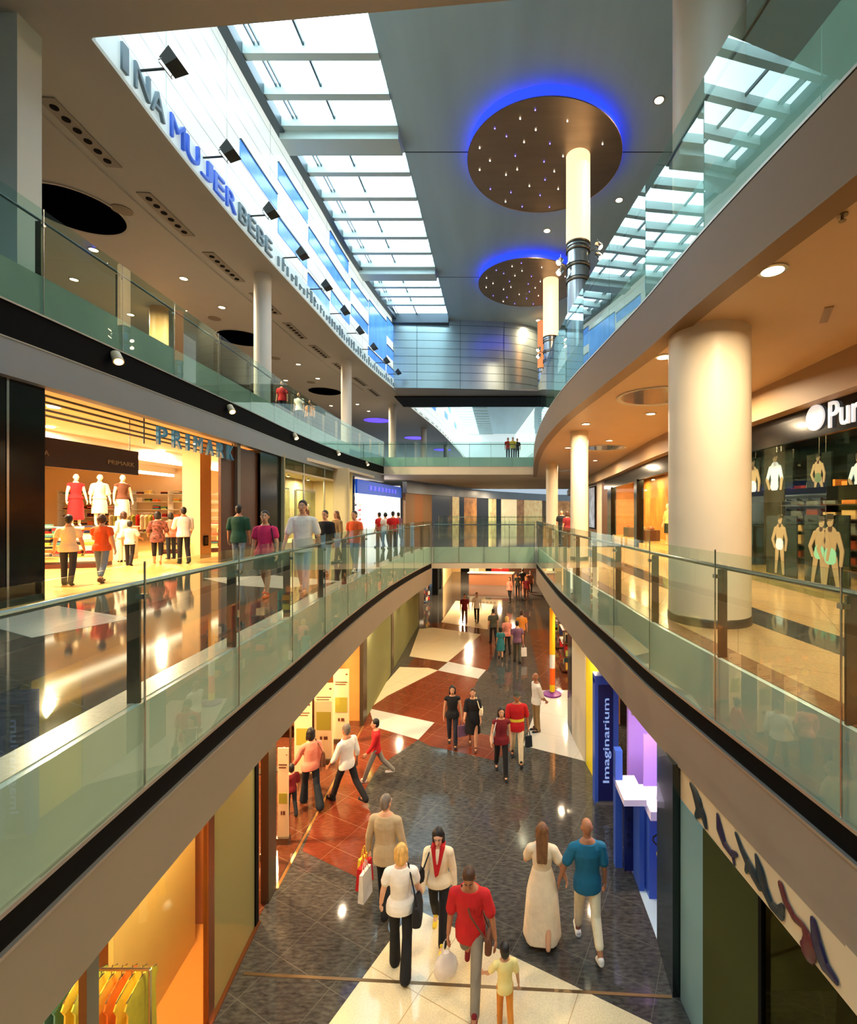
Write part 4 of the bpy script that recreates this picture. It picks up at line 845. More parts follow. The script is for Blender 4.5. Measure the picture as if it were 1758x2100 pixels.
# shelving with orange goods
t = thing('shop_shelving', 'orange lit shelving with goods behind the banners', 'shelf', (-6.6, 12.9, 0))
for k in range(5): G().box(-1.2, 1.4, -.4, .4, .35+.5*k, .39+.5*k).build('shelf_board', M_wood, t)
for k in (-1.2, 1.36): G().box(k, k+.04, -.4, .4, 0, 2.6).build('side', M_wood, t)
for k in range(5):
    for i in range(7):
        q = G(); h = random.uniform(.15, .32); q.lathe([(.09, 0), (.1, h*.5), (.07, h*.8), (.05, h)], n=12); o = obj(q, 'jar', random.choice([CC[0], CC[5], CC[10], CC[2], CC[8]]), 'red, orange or dark jar on the orange lit shelving behind the banners', 'jar', 'jars behind the banners'); o.location = (-7.6+i*.35, 12.8, .392+.5*k)
tb = thing('security_gate', 'dark steel anti-theft gate inside the shop doorway', 'gate', (-5.3, 11.0, 0), .3)
q = G(); q.tube([(-.35, 0, 0), (-.35, 0, 1.45), (-.2, 0, 1.55), (.2, 0, 1.55), (.35, 0, 1.45), (.35, 0, 0)], .025, 8); q.build('hoop', M_dsteel, tb); G().box(-.4, .4, -.12, .12, 0, .04).build('foot', M_dsteel, tb)
# bright shop beyond the black post (px 869-935)
g = G(); w0, w1 = solve(cL0L, 869), 46
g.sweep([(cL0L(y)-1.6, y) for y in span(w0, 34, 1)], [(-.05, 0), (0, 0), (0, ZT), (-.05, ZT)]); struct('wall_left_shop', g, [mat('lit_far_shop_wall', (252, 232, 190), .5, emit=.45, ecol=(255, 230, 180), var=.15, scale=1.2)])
for i, y in enumerate((27.5, 31)):
    t = thing('accessory_stand', 'revolving accessory stand in the bright far lower shop, %s' % ('nearer' if i == 0 else 'farther'), 'display stand', (cL0L(y)-.6, y, 0))
    q = G(); q.lathe([(.4, 0), (.4, .05), (.03, .08), (.03, 2.1), (.06, 2.15)], n=16); q.build('pole', M_steel, t)
    for k in range(5):
        q = G(); q.lathe([(.33, .45+.36*k), (.36, .45+.36*k), (.36, .47+.36*k), (.33, .47+.36*k)], n=20, cap=False); q.build('ring', M_dsteel, t)
        for j in range(8): q = G(); a = j*.785; q.box(math.cos(a)*.36-.05, math.cos(a)*.36+.05, math.sin(a)*.36-.05, math.sin(a)*.36+.05, .2+.36*k, .42+.36*k); q.build('accessory', CC[(j+k) % 12], t)
for nm, y0, y1, m in (('trim_39', 34, 34.6, M_black), ('trim_40', 36.5, 37.6, M_gloss)): struct(nm, panel(cL0L, float(y0), float(y1), 0, ZT, .4, 0), [m])
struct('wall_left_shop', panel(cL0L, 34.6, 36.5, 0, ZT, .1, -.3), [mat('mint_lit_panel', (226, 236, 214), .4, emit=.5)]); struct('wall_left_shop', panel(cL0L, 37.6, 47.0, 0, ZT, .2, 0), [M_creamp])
# far end of the lower mall
g = G(); yy = 47
for k, (a, b, m) in enumerate(((925, 945, 0), (945, 963, 1), (963, 982, 2), (982, 996, 0), (996, 1008, 3), (1008, 1044, 4), (1044, 1110, 5), (1110, 1180, 1))):
    g.box((a-PX)*yy/F, (b-PX)*yy/F, yy, yy+.3, 0, ZT, m)
g.sweep([(cL0L(y), y) for y in span(20.85, 47, 1)], [(-.3, ZT), (.02, ZT), (.02, 3.56), (-.3, 3.56)], 0); g.sweep([(cL0R(y), y) for y in span(20.85, 47, 1)], [(-.02, ZT), (.3, ZT), (.3, 3.56), (-.02, 3.56)], 0); g.box(-8, 8, yy, yy+.3, ZT, 3.56, 0)
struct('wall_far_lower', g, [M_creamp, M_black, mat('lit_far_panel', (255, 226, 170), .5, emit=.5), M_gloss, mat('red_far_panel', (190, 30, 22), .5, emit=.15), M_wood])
t = thing('kiosk', 'cream and brown sales counter in the far lower mall', 'counter', (-.6, 39, 0), -.15)
G().box(-1.9, 1.7, -.5, .5, 0, .95).build('counter', mat('brown_counter', (150, 96, 64), .4), t); G().box(-2, 1.8, -.56, .56, .95, 1.0).build('counter_top', M_cream, t)
G().box(-1.7, .8, .1, .18, 1.3, 1.85).build('sign_board', M_ban, t); G().box(1.9, 3.0, -.4, .6, 0, .8).build('end_cabinet', mat('orange_cabinet', (196, 110, 60), .4), t)
for k in range(5): G().box(-1.2+.32*k, -1.0+.32*k, .085, .1, 1.5, 1.62).build('letter_block', M_btx, t)
for s in (-1.6, .7): q = G(); q.tube([(s, .14, 1.0), (s, .14, 1.3)], .02, 6); q.build('post', M_dsteel, t)
for x, y in ((-2, 30), (1, 36), (-3, 38), (0, 43)):  # unseen lamps added to lift the dark far lower mall
    lamp((x, y, 2.9), 330, .3, WARM2)

# ---------------------------------------------------------------- level 0, right shops
def q0(a, b, z0=0., z1=ZT, th=.06, off=0.):
    q = G(); q.sweep([(cL0R(y), y) for y in span(a, b, .4)], [(off, z0), (off+th, z0), (off+th, z1), (off, z1)]); return q
g = G(); g.prism([(2.17, 5.87), (2.23, 6.64), (2.75, 6.64), (2.75, 5.87)], 0, ZT); struct('column', g, [mat('black_green_pillar', (16, 24, 20), .25, coat=.3)])
# sign band with animal shaped characters
cB = curve([(1, 2.78), (3.5, 2.53), (5.1, 2.34), (5.9, 2.26)])
g = G(); g.sweep([(cB(y), y) for y in span(1, 5.86, .3)], [(0, 2.5), (.12, 2.5), (.12, 2.92), (0, 2.92)]); struct('trim_41', g, [mat('ivory_sign_band', (222, 202, 166), .45)])
sg = thing('shop_sign', 'row of dark animal-like painted letters on the ivory band at lower right', 'sign', (2.3, 5, 2.7))
def blob(pts_, y0, m, sc=1.):
    q = G(); X = []
    for u, v, r in pts_:
        y = y0-u*.34*sc; X.append((cB(y)-.012-2.3, y-5, -.17+v*.36*sc, r*.62*sc))
    for i in range(len(X)-1):
        q.cap(X[i][:3], X[i+1][:3], X[i][3], X[i+1][3], 8)
    for v in range(len(q.v)): x, y, z = q.v[v]; cx = cB(y+5)-.012-2.3; q.v[v] = (cx+(x-cx)*.35, y, z)
    q.build('painted_letter', m, sg)
M_l1 = mat('dark_teal_letter', (24, 44, 52), .4); M_l2 = mat('indigo_letter', (34, 30, 66), .4); M_l3 = mat('maroon_letter', (96, 34, 38), .4)
blob([(.0, .85, .05), (.25, .75, .1), (.5, .55, .14), (.55, .3, .1), (.35, .05, .06)], 5.58, M_l1); blob([(.5, .5, .12), (.8, .35, .09), (.95, .1, .06)], 5.58, M_l1)
blob([(.0, .85, .04), (.12, .5, .1), (.35, .25, .07), (.7, .2, .06), (.95, .35, .04)], 5.02, M_l2); blob([(.75, .2, .04), (.85, .0, .03)], 5.02, M_l2)
blob([(.0, .9, .04), (.25, .65, .06), (.5, .5, .08), (.8, .35, .1), (1.0, .2, .06)], 4.7, M_l1); blob([(.5, .5, .04), (.45, .2, .04)], 4.7, M_l1)
blob([(.0, .9, .04), (.15, .65, .1), (.3, .35, .1), (.6, .1, .07), (.9, .15, .09), (1.0, .4, .04)], 4.4, M_l1)
blob([(.0, .85, .06), (.15, .6, .06), (.45, .45, .06), (.75, .5, .05), (.95, .3, .12), (.9, .05, .13), (.75, .05, .06)], 4.08, M_l3)
blob([(.0, .85, .06), (.1, .5, .1), (.3, .2, .1), (.6, .15, .06)], 3.72, M_l2)
struct('window_13', q0(5.3, 5.84, 0, 2.5, .03, .06), [glass('blue_green_glass', (150, 190, 196), .8, .6, (150, 190, 200))])
struct('window_14', q0(4.35, 5.3, 0, 2.5, .03, .06), [glass('moss_glass', (150, 160, 130), .9, .55, (88, 94, 62))])
struct('window_15', q0(1.0, 4.35, 0, 2.5, .03, .06), [glass('dim_shop_glass', (190, 190, 160), 1.)])
struct('trim_42', q0(4.33, 4.37, 0, 2.5, .05, .04), [M_black])
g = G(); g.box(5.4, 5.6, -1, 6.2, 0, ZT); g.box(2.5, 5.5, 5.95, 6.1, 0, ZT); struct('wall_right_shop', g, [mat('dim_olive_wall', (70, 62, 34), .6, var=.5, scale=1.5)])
rack(3.6, 4.0, 0, R90, 1.6, 1.6, [CC[2], CC[8], CC[10], CC[9]], 'dim rack of dark clothes behind the lower right shop glass', 'dim garment on the rack behind the lower right shop glass', 'garments in the dim lower right shop', 10)
lamp((4.2, 3.5, 2.85), 26, .3, WARM2); lamp((3.6, 5.2, 2.85), 14, .2, WARM2)
# toy shop portals
M_tb = mat('toyshop_blue', (58, 92, 190), .35, emit=.05); M_td = mat('toyshop_deep_blue', (26, 34, 100), .35); M_tl = mat('lilac_wall', (176, 140, 214), .45, emit=.12, ecol=(170, 120, 230)); M_tw = mat('lilac_white_sill', (232, 222, 246), .4, emit=.1)
M_lt = mat('pale_blue_letter', (150, 180, 236), .4, emit=.35)
yA = 9.73
pA = thing('shop_portal', 'tall blue toy shop portal with a vertical name on its dark panel', 'doorway', (2.0, yA, 0))
G().box(-.02, .05, 0, .25, 0, 2.6).build('frame', M_tb, pA); G().box(.05, .36, .02, .1, .06, 2.5).build('dark_panel', M_td, pA); G().box(.36, .46, -.05, .25, 0, 2.6).build('frame', M_tb, pA); G().box(-.02, .46, -.03, .25, 2.5, 2.68).build('lintel', M_tb, pA); G().box(-.0, .4, -.02, .12, 0, .05).build('threshold', M_chan, pA)
letter('Imaginarium', 1.75, .17, .02, M_lt, (.32, .005, .45), (0, -R90, 0), pA)
pB = thing('shop_portal', 'low blue toy shop portal for children with a small dark sign panel', 'doorway', (2.1, 7.75, 0))
G().box(-.12, .0, .25, .4, 0, 2.0).build('frame', M_tb, pB); G().box(.0, .15, .12, .2, .05, 1.35).build('dark_panel', M_td, pB); G().box(.14, .22, -.25, .1, 0, 1.4).build('frame', M_tb, pB); G().box(-.12, .24, -.3, .4, 1.4, 1.5).build('lintel', M_tw, pB)
for k in range(4): G().lathe([(.02, 0), (.04, 0), (.04, .01), (.02, .01)], (0, 0, 0), 14, cap=False).build('letter_ring', mat('navy_letter', (20, 24, 80), .4), pB).matrix_local = Matrix.Translation((.075, .118, .5+.14*k)) @ Matrix.Rotation(R90, 4, 'X')
g = G(); g.box(2.35, 4.6, 8.55, 8.65, 0, ZT); g.box(4.5, 4.6, 6.7, 8.6, 0, ZT); g.box(2.75, 4.6, 6.66, 6.7, 0, ZT); struct('wall_right_shop', g, [M_tl])
g = G(); g.prism([(2.24, 6.66), (2.24, 8.5), (4.5, 8.5), (4.5, 6.66)], 0, .01); struct('floor', g, [mat('pale_blue_shop_floor', (190, 214, 226), .3)])
t = thing('display_cabinet', 'blue display cabinet with lilac white top beside the low portal', 'cabinet', (2.35, 7.4, 0))
G().box(0, 1.2, -.05, .55, 0, 1.28).build('body', M_tb, t); G().box(0, 1.2, -.12, .62, 1.28, 1.42).build('top', M_tw, t); G().box(.1, 1.1, .56, .6, 1.42, 2.3).build('back_panel', M_tl, t)
q = G(); q.tube([(.2, .2, 1.42), (.25, .2, 1.7)], .012, 6); q.tube([(.2, .05, 1.44), (.6, .3, 1.44)], .012, 6); q.build('hook', M_steel, t)
t = thing('toy_bin', 'yellow toy with dark hoop beside the blue cabinet', 'toy', (2.42, 6.95, 0))
G().lathe([(.02, .9), (.08, .93), (.09, 1.0), (.06, 1.06), (.01, 1.08)], n=16).build('ball', mat('toy_yellow', (244, 214, 20), .4), t); q = G(); q.tube([(0, 0, 0), (0, 0, .92)], .012, 6); q.build('stand', M_steel, t)
q = G(); q.tube([(.14*math.cos(a/10*6.283), .14*math.sin(a/10*6.283), 1.2) for a in range(11)], .012, 6); q.tube([(.14, 0, 1.2), (.05, 0, 1.05)], .008, 5); q.build('hoop', M_black, t)
lamp((3.3, 7.6, 2.85), 17, .3, (.8, .75, 1))
# pieces between the toy shop and the far end
for nm, y0, y1, m, th in (('column', 12.7, 13.4, M_gloss, .3), ('wall_right_shop', 11.35, 12.7, M_cream, .3)): struct(nm, q0(y0, y1, 0, ZT, th, 0), [m])
t = thing('yellow_hoarding', 'bright yellow shop panel left of the blue portal', 'panel', (2.15, 10.05, 0)); q = q0(10.1, 11.3, 0, ZT-.05, .2, 0); q.v = [(x-2.15, y-10.05, z) for x, y, z in q.v]; q.build('board', mat('yellow_panel', (244, 214, 34), .4, emit=.12), t); q = G(); q.ell((cL0R(10.7)-2.15, .65, 1.5), (.015, .05, .07), n=10); q.build('spot', M_black, t)
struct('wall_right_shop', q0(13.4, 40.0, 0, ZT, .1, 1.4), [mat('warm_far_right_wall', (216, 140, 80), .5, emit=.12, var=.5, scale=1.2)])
t = thing('play_pole', 'yellow and orange play pole with white middle at the far right shops', 'toy', at(1133, 1425, 0))
for z0, z1, m in ((0, .12, mat('pole_violet', (120, 50, 130), .4)), (.12, .35, MATS['toy_yellow']), (.35, .9, mat('pole_orange', (240, 96, 20), .4, emit=.1)), (.9, 1.35, M_white), (1.35, 2.88, mat('pole_amber', (248, 160, 20), .4, emit=.15))):
    G().lathe([(.09, z0), (.09, z1)], n=20).build('segment', m, t)
G().lathe([(.3, 0), (.3, .06), (.09, .1)], n=24).build('base', MATS['pole_violet'], t)
for i, (y, m) in enumerate(((18, CC[5]), (21, CC[0]), (24.5, mat('turquoise_goods', (90, 190, 190), .5)))):
    t = thing('goods_stand', 'colourful toy stand along the far right lower wall, %s' % ORD[i], 'display stand', (cL0R(y)+.55, y, 0))
    for k in range(4): G().box(-.35, .35, -.5, .5, .1+.5*k, .14+.5*k).build('shelf_board', M_wood, t)
    G().box(.31, .35, -.5, .5, 0, 2.1).build('back', m, t)
    for k in range(4):
        for j in range(4): q = G(); q.box(-.2, .15, -.42+.22*j, -.26+.22*j, .14+.5*k, .14+.5*k+random.uniform(.15, .35)); q.build('toy_box', CC[random.randrange(12)], t)
for i, y in enumerate((15, 19, 23, 28)): lamp((cL0R(y)+.6, y, 2.9), 60, .25, WARM2)
# ---------------------------------------------------------------- people
BAKE = []          # objects whose remesh modifiers are applied in one pass at the end
def skin_of(g, name, m, parent, vox, it=3):
    o = g.build(name, m, parent)
    r = o.modifiers.new('r', 'REMESH'); r.mode = 'VOXEL'; r.voxel_size = vox; r.use_smooth_shade = True
    s = o.modifiers.new('s', 'SMOOTH'); s.factor = .5; s.iterations = it
    BAKE.append(o); return o
SKINS = [mat('skin_tan', (214, 158, 122), .5), mat('skin_fair', (230, 180, 150), .5), mat('skin_brown', (176, 116, 82), .5)]
M_eyew = mat('eye_white', (240, 238, 234), .3); M_iris = mat('dark_iris', (40, 26, 18), .3); M_lip = mat('lips', (176, 84, 78), .5)
HAIR = {k: mat('hair_'+k, c, .55, var=.35, scale=30, stretch=(1, 1, .15)) for k, c in (('black', (22, 18, 18)), ('brown', (66, 40, 24)), ('light', (120, 78, 44)), ('blonde', (224, 174, 96)), ('grey', (120, 108, 98)))}
def cloth(name, c, **k): return mat('fabric_'+name, c, .85, var=k.pop('var', .07), scale=k.pop('scale', 9), bump=k.pop('bump', .5), **k)
FAB = {n: cloth(n, c) for n, c in (('beige', (186, 164, 130)), ('black', (20, 20, 24)), ('white', (240, 234, 224)), ('cream', (244, 226, 190)), ('red', (196, 22, 28)), ('grey', (140, 132, 120)), ('teal', (16, 104, 140)), ('ivory', (238, 216, 184)), ('pink', (226, 138, 116)), ('navy', (18, 30, 42)), ('jeans', (110, 128, 148)), ('paleblue', (160, 182, 196)), ('khaki', (150, 120, 78)), ('maroon', (120, 20, 30)), ('olive', (70, 70, 56)), ('green', (12, 66, 50)), ('magenta', (214, 40, 96)), ('orange', (232, 92, 34)), ('purple', (120, 84, 110)), ('turquoise', (44, 120, 124)), ('yellow', (246, 226, 150)), ('tangerine', (226, 142, 50)), ('dkjeans', (40, 46, 60)), ('brown', (100, 60, 40)), ('lemon', (240, 210, 60)))}
FAB['floral'] = cloth('floral', (120, 70, 60), var=.9, scale=16)
def person(label, loc, head, H=1.7, sex='m', top='white', sleeve=.5, low='black', lowlen=1., kind='trousers', shoe='black', hair=('short', 'brown'), skin=0, stride=0, kneeb=18, arms=((0, 8, 10), (0, 8, 10)), lean=0, hyaw=0, hpitch=0, det=1, group=None, hem=-.1, flare=0., name='person', pants_m=None, cap=None):
    root = thing(name, label, 'person', loc, math.radians(head), group)
    s = H/1.75; vox = (.016, .0095, .007)[det]; fr = (.0135, .0115, .0098)[det]
    m_skin = SKINS[skin] if isinstance(skin, int) else skin
    f = sex == 'f'; ch = H < 1.45; hs = s*(1.0 if not ch else (1.28 if H < 1.1 else 1.1))      # head scale for children
    rad = math.radians; sw = (.172 if f else .195)*s; hw = .092*s
    le = rad(lean); up = Vector((0, math.sin(le), math.cos(le))); fw = Vector((0, math.cos(le), -math.sin(le)))
    # legs
    def leg(side, a, k):
        hip = Vector((side*hw, 0, 0)); d1 = Vector((0, math.sin(rad(a)), -math.cos(rad(a)))); kn = hip+d1*.43*s
        d2 = Vector((0, math.sin(rad(a-k)), -math.cos(rad(a-k)))); an = kn+d2*.41*s
        pit = rad(max(0, k-a)*.8 if k > abs(a) else 0); fd = Vector((0, math.cos(pit), -math.sin(pit))); return hip, kn, an, fd
    lg = [leg(-1, stride, 4 if stride >= 0 else kneeb), leg(1, -stride, kneeb if stride > 0 else 4)]
    low_z = min(min(l[2].z-.085*s, (l[2]+l[3]*.16*s).z-.05*s) for l in lg)
    off = Vector((0, 0, -low_z)); 
    mid = sum(((l[2].y+l[3].y*.06*s) for l in lg))/2; off.y = -mid
    T = lambda v: Vector(v)+off
    lg = [(T(a), T(b), T(c), d) for a, b, c, d in lg]
    sp = lambda h, x=0, y=0: T(up*h*s+fw*y*s+Vector((x*s, 0, 0)))
    body = G()
    prof = ((-.1, .12, .09), (-.02, .165, .115), (.04, .16, .11), (.14, .125, .09), (.25, .135, .105), (.36, .15, .118), (.46, .145, .09), (.52, .09, .07), (.57, .05, .05)) if f else ((-.1, .12, .09), (-.02, .152, .108), (.05, .152, .108), (.14, .146, .1), (.26, .158, .106), (.38, .178, .116), (.47, .17, .098), (.53, .1, .075), (.57, .058, .055))
    def torso(g, infl, h0, h1, wmul=1.):
        hs_ = [h0+(h1-h0)*i/9 for i in range(10)]; R = []
        for h in hs_:
            for i in range(len(prof)-1):
                if prof[i][0] <= h <= prof[i+1][0] or i == len(prof)-2:
                    u = min(1, max(0, (h-prof[i][0])/(prof[i+1][0]-prof[i][0]))); a = prof[i][1]+(prof[i+1][1]-prof[i][1])*u; b = prof[i][2]+(prof[i+1][2]-prof[i][2])*u; break
            if h < prof[0][0]: a, b = prof[1][1], prof[1][2]
            if h < .06: a, b = max(a, prof[1][1]), max(b, prof[1][2])
            if h < .1 and infl > .012*s: a += .026*min(1, (.1-h)/.1); b += .02*min(1, (.1-h)/.1)
            if ch: a *= .95
            R.append([sp(h, (a+infl)*wmul*math.cos(2*math.pi*k/20), (b+infl)*math.sin(2*math.pi*k/20)) for k in range(20)])
        g.rings(R)
    torso(body, 0, -.1, .57)
    hc = sp(.688+(.0 if not ch else -.01), 0, .025)
    Rh = Matrix.Rotation(rad(hyaw), 3, 'Z') @ Matrix.Rotation(rad(-hpitch)-le*.5, 3, 'X')
    hp = lambda x, y, z: hc+Rh @ (Vector((x, y, z))*hs)
    body.cap(sp(.5), hc-Vector((0, 0, .05*hs)), .055*s, .05*s, 12)
    body.ell(hp(0, 0, .02), (.073*hs, .092*hs, .1*hs), Rh, 16); body.ell(hp(0, .028, -.055), (.056*hs, .06*hs, .062*hs), Rh, 14)
    body.cap(hp(0, .088, .012), hp(0, .108, -.024), .01*hs, .016*hs, 8)
    for q in (-1, 1): body.ell(hp(q*.076, -.005, -.002), (.012*hs, .022*hs, .034*hs), Rh, 8)
    for hip, kn, an, fd in lg:
        body.cap(hip, kn, .085*s, .054*s, 12); body.cap(kn, kn+(an-kn)*.35, .054*s, .054*s, 12); body.cap(kn+(an-kn)*.35, an, .052*s, .036*s, 12); body.cap(an, an+fd*.12*s-Vector((0, 0, .045*s)), .036*s, .03*s, 10)
    wr = []
    for side, (sa, ab, el, *rest) in ((-1, arms[0]), (1, arms[1])):
        inw = rest[0] if rest else 0
        sh = sp(.437, side*sw/s, 0); a, b = rad(sa), rad(ab)
        d = Vector((side*math.sin(b), math.sin(a)*math.cos(b), -math.cos(a)*math.cos(b))); eb = sh+d*.28*s
        a2 = rad(sa+el); b2 = rad(ab*.6-inw); d2 = Vector((side*math.sin(b2), math.sin(a2)*math.cos(b2), -math.cos(a2)*math.cos(b2))).normalized(); hb = eb+d2*.24*s
        body.cap(sh, eb, .05*s, .04*s, 10); body.cap(eb, hb, .04*s, .027*s, 10); body.cap(sp(.47, side*.06, 0), sh, .05*s, .052*s, 10)
        n = Vector((-side, 0, 0)); n = (n-d2*n.dot(d2)).normalized(); wv = d2.cross(n)
        if wv.y < 0: wv = -wv
        z = s if not ch else s*1.1
        R3 = Matrix((wv, n, d2)).transposed(); body.ell(hb+d2*.045*z, (.04*z, .017*z, .052*z), R3, 12)
        for i, L in enumerate((.07, .078, .072, .056)):
            b0 = hb+d2*.078*z+wv*(.031-.021*i)*z; e1 = (d2*.94+n*(.28+.05*i)).normalized(); e2 = (d2*.65+n*.75).normalized(); q = b0+e1*L*.55*z
            body.cap(b0-d2*.02*z, q, fr*s, fr*.95*s, 7)
            if det: body.cap(q, q+e2*L*.5*z, fr*.95*s, fr*.8*s, 7)
            else: body.cap(q, q+e2*L*.4*z, fr*.9*s, fr*.8*s, 6)
        t0 = hb+d2*.025*z+wv*.03*z; t1 = t0+(d2*.72+wv*.62+n*.3).normalized()*.045*z; body.cap(t0, t1, fr*1.15*s, fr*s, 7); body.cap(t1, t1+(d2*.85+wv*.2+n*.4).normalized()*.032*z, fr*s, fr*.85*s, 7)
        wr.append((sh, eb, hb, d2, n, root.matrix_world))
    skin_of(body, 'body', m_skin, root, vox, 2)
    gv = vox*1.25
    # clothes
    def sleeves(g, infl):
        for sh, eb, hb, d2, n, _ in wr:
            g.cap(sp(.47, (-1 if sh.x < off.x else 1)*.06, 0), sh, .052*s+infl*.8, .055*s+infl, 12)
            if sleeve <= 0: continue
            if sleeve <= 1: g.cap(sh, sh+(eb-sh)*sleeve, .054*s+infl, .05*s+infl*1.6, 12)
            else: g.cap(sh, eb, .054*s+infl, .046*s+infl, 12); g.cap(eb, eb+(hb-eb)*min(1, sleeve-1), .046*s+infl, .034*s+infl, 12)
    inf = .016*s
    if kind == 'dress':
        g = G(); torso(g, inf*.7, .06, .515); sleeves(g, inf)
        R = []
        for i in range(9):
            u = i/8; h = .16-u*(.16+lowlen*.8); c = lg[0][0]*.5+lg[1][0]*.5; k2 = (lg[0][2]+lg[1][2])*.5; z = (c.z+h*s); tt = max(0, (c.z-z)/max(.1, c.z-k2.z)); cx = c+(k2-c)*tt
            a = (.15+.06*min(1, u*3)+flare*u*.55)*s; b = (.115+.04*min(1, u*3)+flare*u*.5)*s; ph = .35*math.sin(u*3)
            R.append([(cx.x+a*(1+.06*u*math.sin(5*t_+ph))*math.cos(t_), cx.y+b*(1+.06*u*math.sin(5*t_+ph))*math.sin(t_), z) for t_ in [2*math.pi*k/26 for k in range(26)]])
        g.rings(R[::-1]); skin_of(g, 'dress', FAB[top], root, gv, 2)
    else:
        g = G(); torso(g, inf, hem, .52, 1.0); sleeves(g, inf*.9); skin_of(g, 'shirt' if sleeve > 0 else 'sleeveless_top', FAB[top], root, gv, 2)
        g = G()
        if kind == 'skirt':
            R = []
            for i in range(8):
                u = i/7; h = .08-u*(.1+lowlen*.8); c = (lg[0][0]+lg[1][0])*.5; z = c.z+h*s; k2 = (lg[0][1]+lg[1][1])*.5; tt = max(0, (c.z-z)/max(.1, c.z-k2.z)); cx = c+(k2-c)*tt
                a = (.165+.03*min(1, u*2)+flare*u*.4)*s; b = (.12+.03*min(1, u*2)+flare*u*.4)*s
                R.append([(cx.x+a*math.cos(t_), cx.y+b*math.sin(t_), z) for t_ in [2*math.pi*k/24 for k in range(24)]])
            g.rings(R[::-1]); skin_of(g, 'skirt', FAB[low], root, gv, 2)
        else:
            torso(g, .01*s, -.1, .06)
            for hip, kn, an, fd in lg:
                g.cap(hip, kn, .09*s, .069*s, 12)
                L = (lowlen-.5)*2 if lowlen > .5 else 0
                if L: e = kn+(an-kn)*min(1.08, L*1.08); g.cap(kn, e, .07*s, (.058+flare)*s, 12)
            skin_of(g, 'trousers', FAB[low], root, gv, 2)
    # shoes
    M_sh = FAB[shoe] if shoe in FAB else m_skin
    for hip, kn, an, fd in lg:
        g = G(); sd = Vector((0, 0, -.055*s)); a = an+sd-fd*.03*s; b = an+sd+fd*.17*s
        g.cap(a, b, .042*s, .036*s, 10); g.cap(a+Vector((0, 0, .03*s)), an+fd*.06*s, .04*s, .036*s, 10)
        for i in range(len(g.v)):
            x, y, z = g.v[i]; lz = min(a.z, b.z)-.03*s
            if abs(fd.z) < .05: g.v[i] = (x, y, max(z, lz))
        if shoe: g.build('shoe', M_sh, root)
    # hair
    hk, hcn = hair; hm = HAIR.get(hcn)
    if hk != 'bald':
        g = G(); g.ell(hp(0, -.016, .042), (.082*hs, .094*hs, .1*hs), Rh, 16)
        if hk == 'short': g.ell(hp(0, -.04, -.01), (.076*hs, .066*hs, .085*hs), Rh, 14)
        if hk in ('bob', 'long'):
            for q in (-1, 1): g.cap(hp(q*.06, -.02, .05), hp(q*.072, -.005, -.1), .04*hs, .032*hs, 10)
            g.ell(hp(0, -.05, -.04), (.085*hs, .06*hs, .12*hs), Rh, 14)
        if hk == 'long':
            e = sp(.34, 0, -.135)
            for x in (-.05, 0, .05): g.cap(hp(x, -.06, -.06), e+Vector((x*s, 0, 0)), .045*hs, .03*hs, 10)
        if hk == 'tied': g.ell(hp(0, -.03, 0), (.078*hs, .075*hs, .085*hs), Rh, 14); g.cap(hp(0, -.1, .0), hp(0, -.13, -.08), .03*hs, .022*hs, 8)
        if hk == 'curly': g.ell(hp(0, -.03, .01), (.1*hs, .095*hs, .11*hs), Rh, 14)
        # keep the face clear
        o = skin_of(g, 'hair', hm, root, max(.009, vox), 2)
    if cap:
        g = G(); g.ell(hp(0, -.01, .05), (.086*hs, .1*hs, .085*hs), Rh, 14); g.hexa([hp(x, y, z) for x, y, z in ((-.06, .07, .045), (.06, .07, .045), (.05, .16, .035), (-.05, .16, .035), (-.06, .07, .055), (.06, .07, .055), (.05, .16, .043), (-.05, .16, .043))]); skin_of(g, 'cap', FAB[cap], root, max(.009, vox), 1)
    if det:
        for q in (-1, 1):
            g = G(); g.ell(hp(q*.031, .083, .018), (.014*hs, .01*hs, .009*hs), Rh, 10); e = g.build('eye', M_eyew, root)
            g = G(); g.ell(hp(q*.031, .0915, .018), (.006*hs, .003*hs, .006*hs), Rh, 8); g.build('iris', M_iris, e)
            g = G(); g.cap(hp(q*.016, .094, .038), hp(q*.048, .083, .038), .005*hs, .004*hs, 6); g.build('eyebrow', hm or M_iris, root)
        g = G(); g.ell(hp(0, .083, -.058), (.024*hs, .009*hs, .008*hs), Rh, 10); g.build('mouth', M_lip, root)
    M = Matrix.Translation(Vector(loc)) @ Matrix.Rotation(math.radians(head), 4, 'Z')
    return root, [(M @ (w_[2]+w_[3]*.1*s), (M.to_3x3() @ w_[3])) for w_ in wr], M, sp, s
def P0(px, py): return at(px, py, 0)
def P1(px, y): return Vector(((px-PX)*y/F, y, L1))
def shopping_bag(p, w_, h, d, m, label, rot=0, plastic=False):
    t = thing('shopping_bag', label, 'bag', (p[0], p[1], p[2]-h-.16), rot)
    if plastic:
        g = G(); g.rings([[(math.cos(k*.628)*a, math.sin(k*.628)*b, z) for k in range(10)] for z, a, b in ((0, .05, .04), (.04, .13, .08), (.14, .16, .1), (.25, .13, .08), (h, .05, .03))]); g.build('sack', m, t)
    else:
        g = G(); g.hexa([(-w_/2, -d/2, 0), (w_/2, -d/2, 0), (w_/2, d/2, 0), (-w_/2, d/2, 0), (-w_/2*.96, -d/4, h), (w_/2*.96, -d/4, h), (w_/2*.96, d/4, h), (-w_/2*.96, d/4, h)]); g.build('sack', m, t)
    for q in (-1, 1):
        g = G(); g.tube([(-w_*.22, q*d*.2, h-.01), (-w_*.12, q*d*.1, h+.12), (0, 0, h+.16), (w_*.12, q*d*.1, h+.12), (w_*.22, q*d*.2, h-.01)], .006, 6); g.build('handle', m, t)
    return t
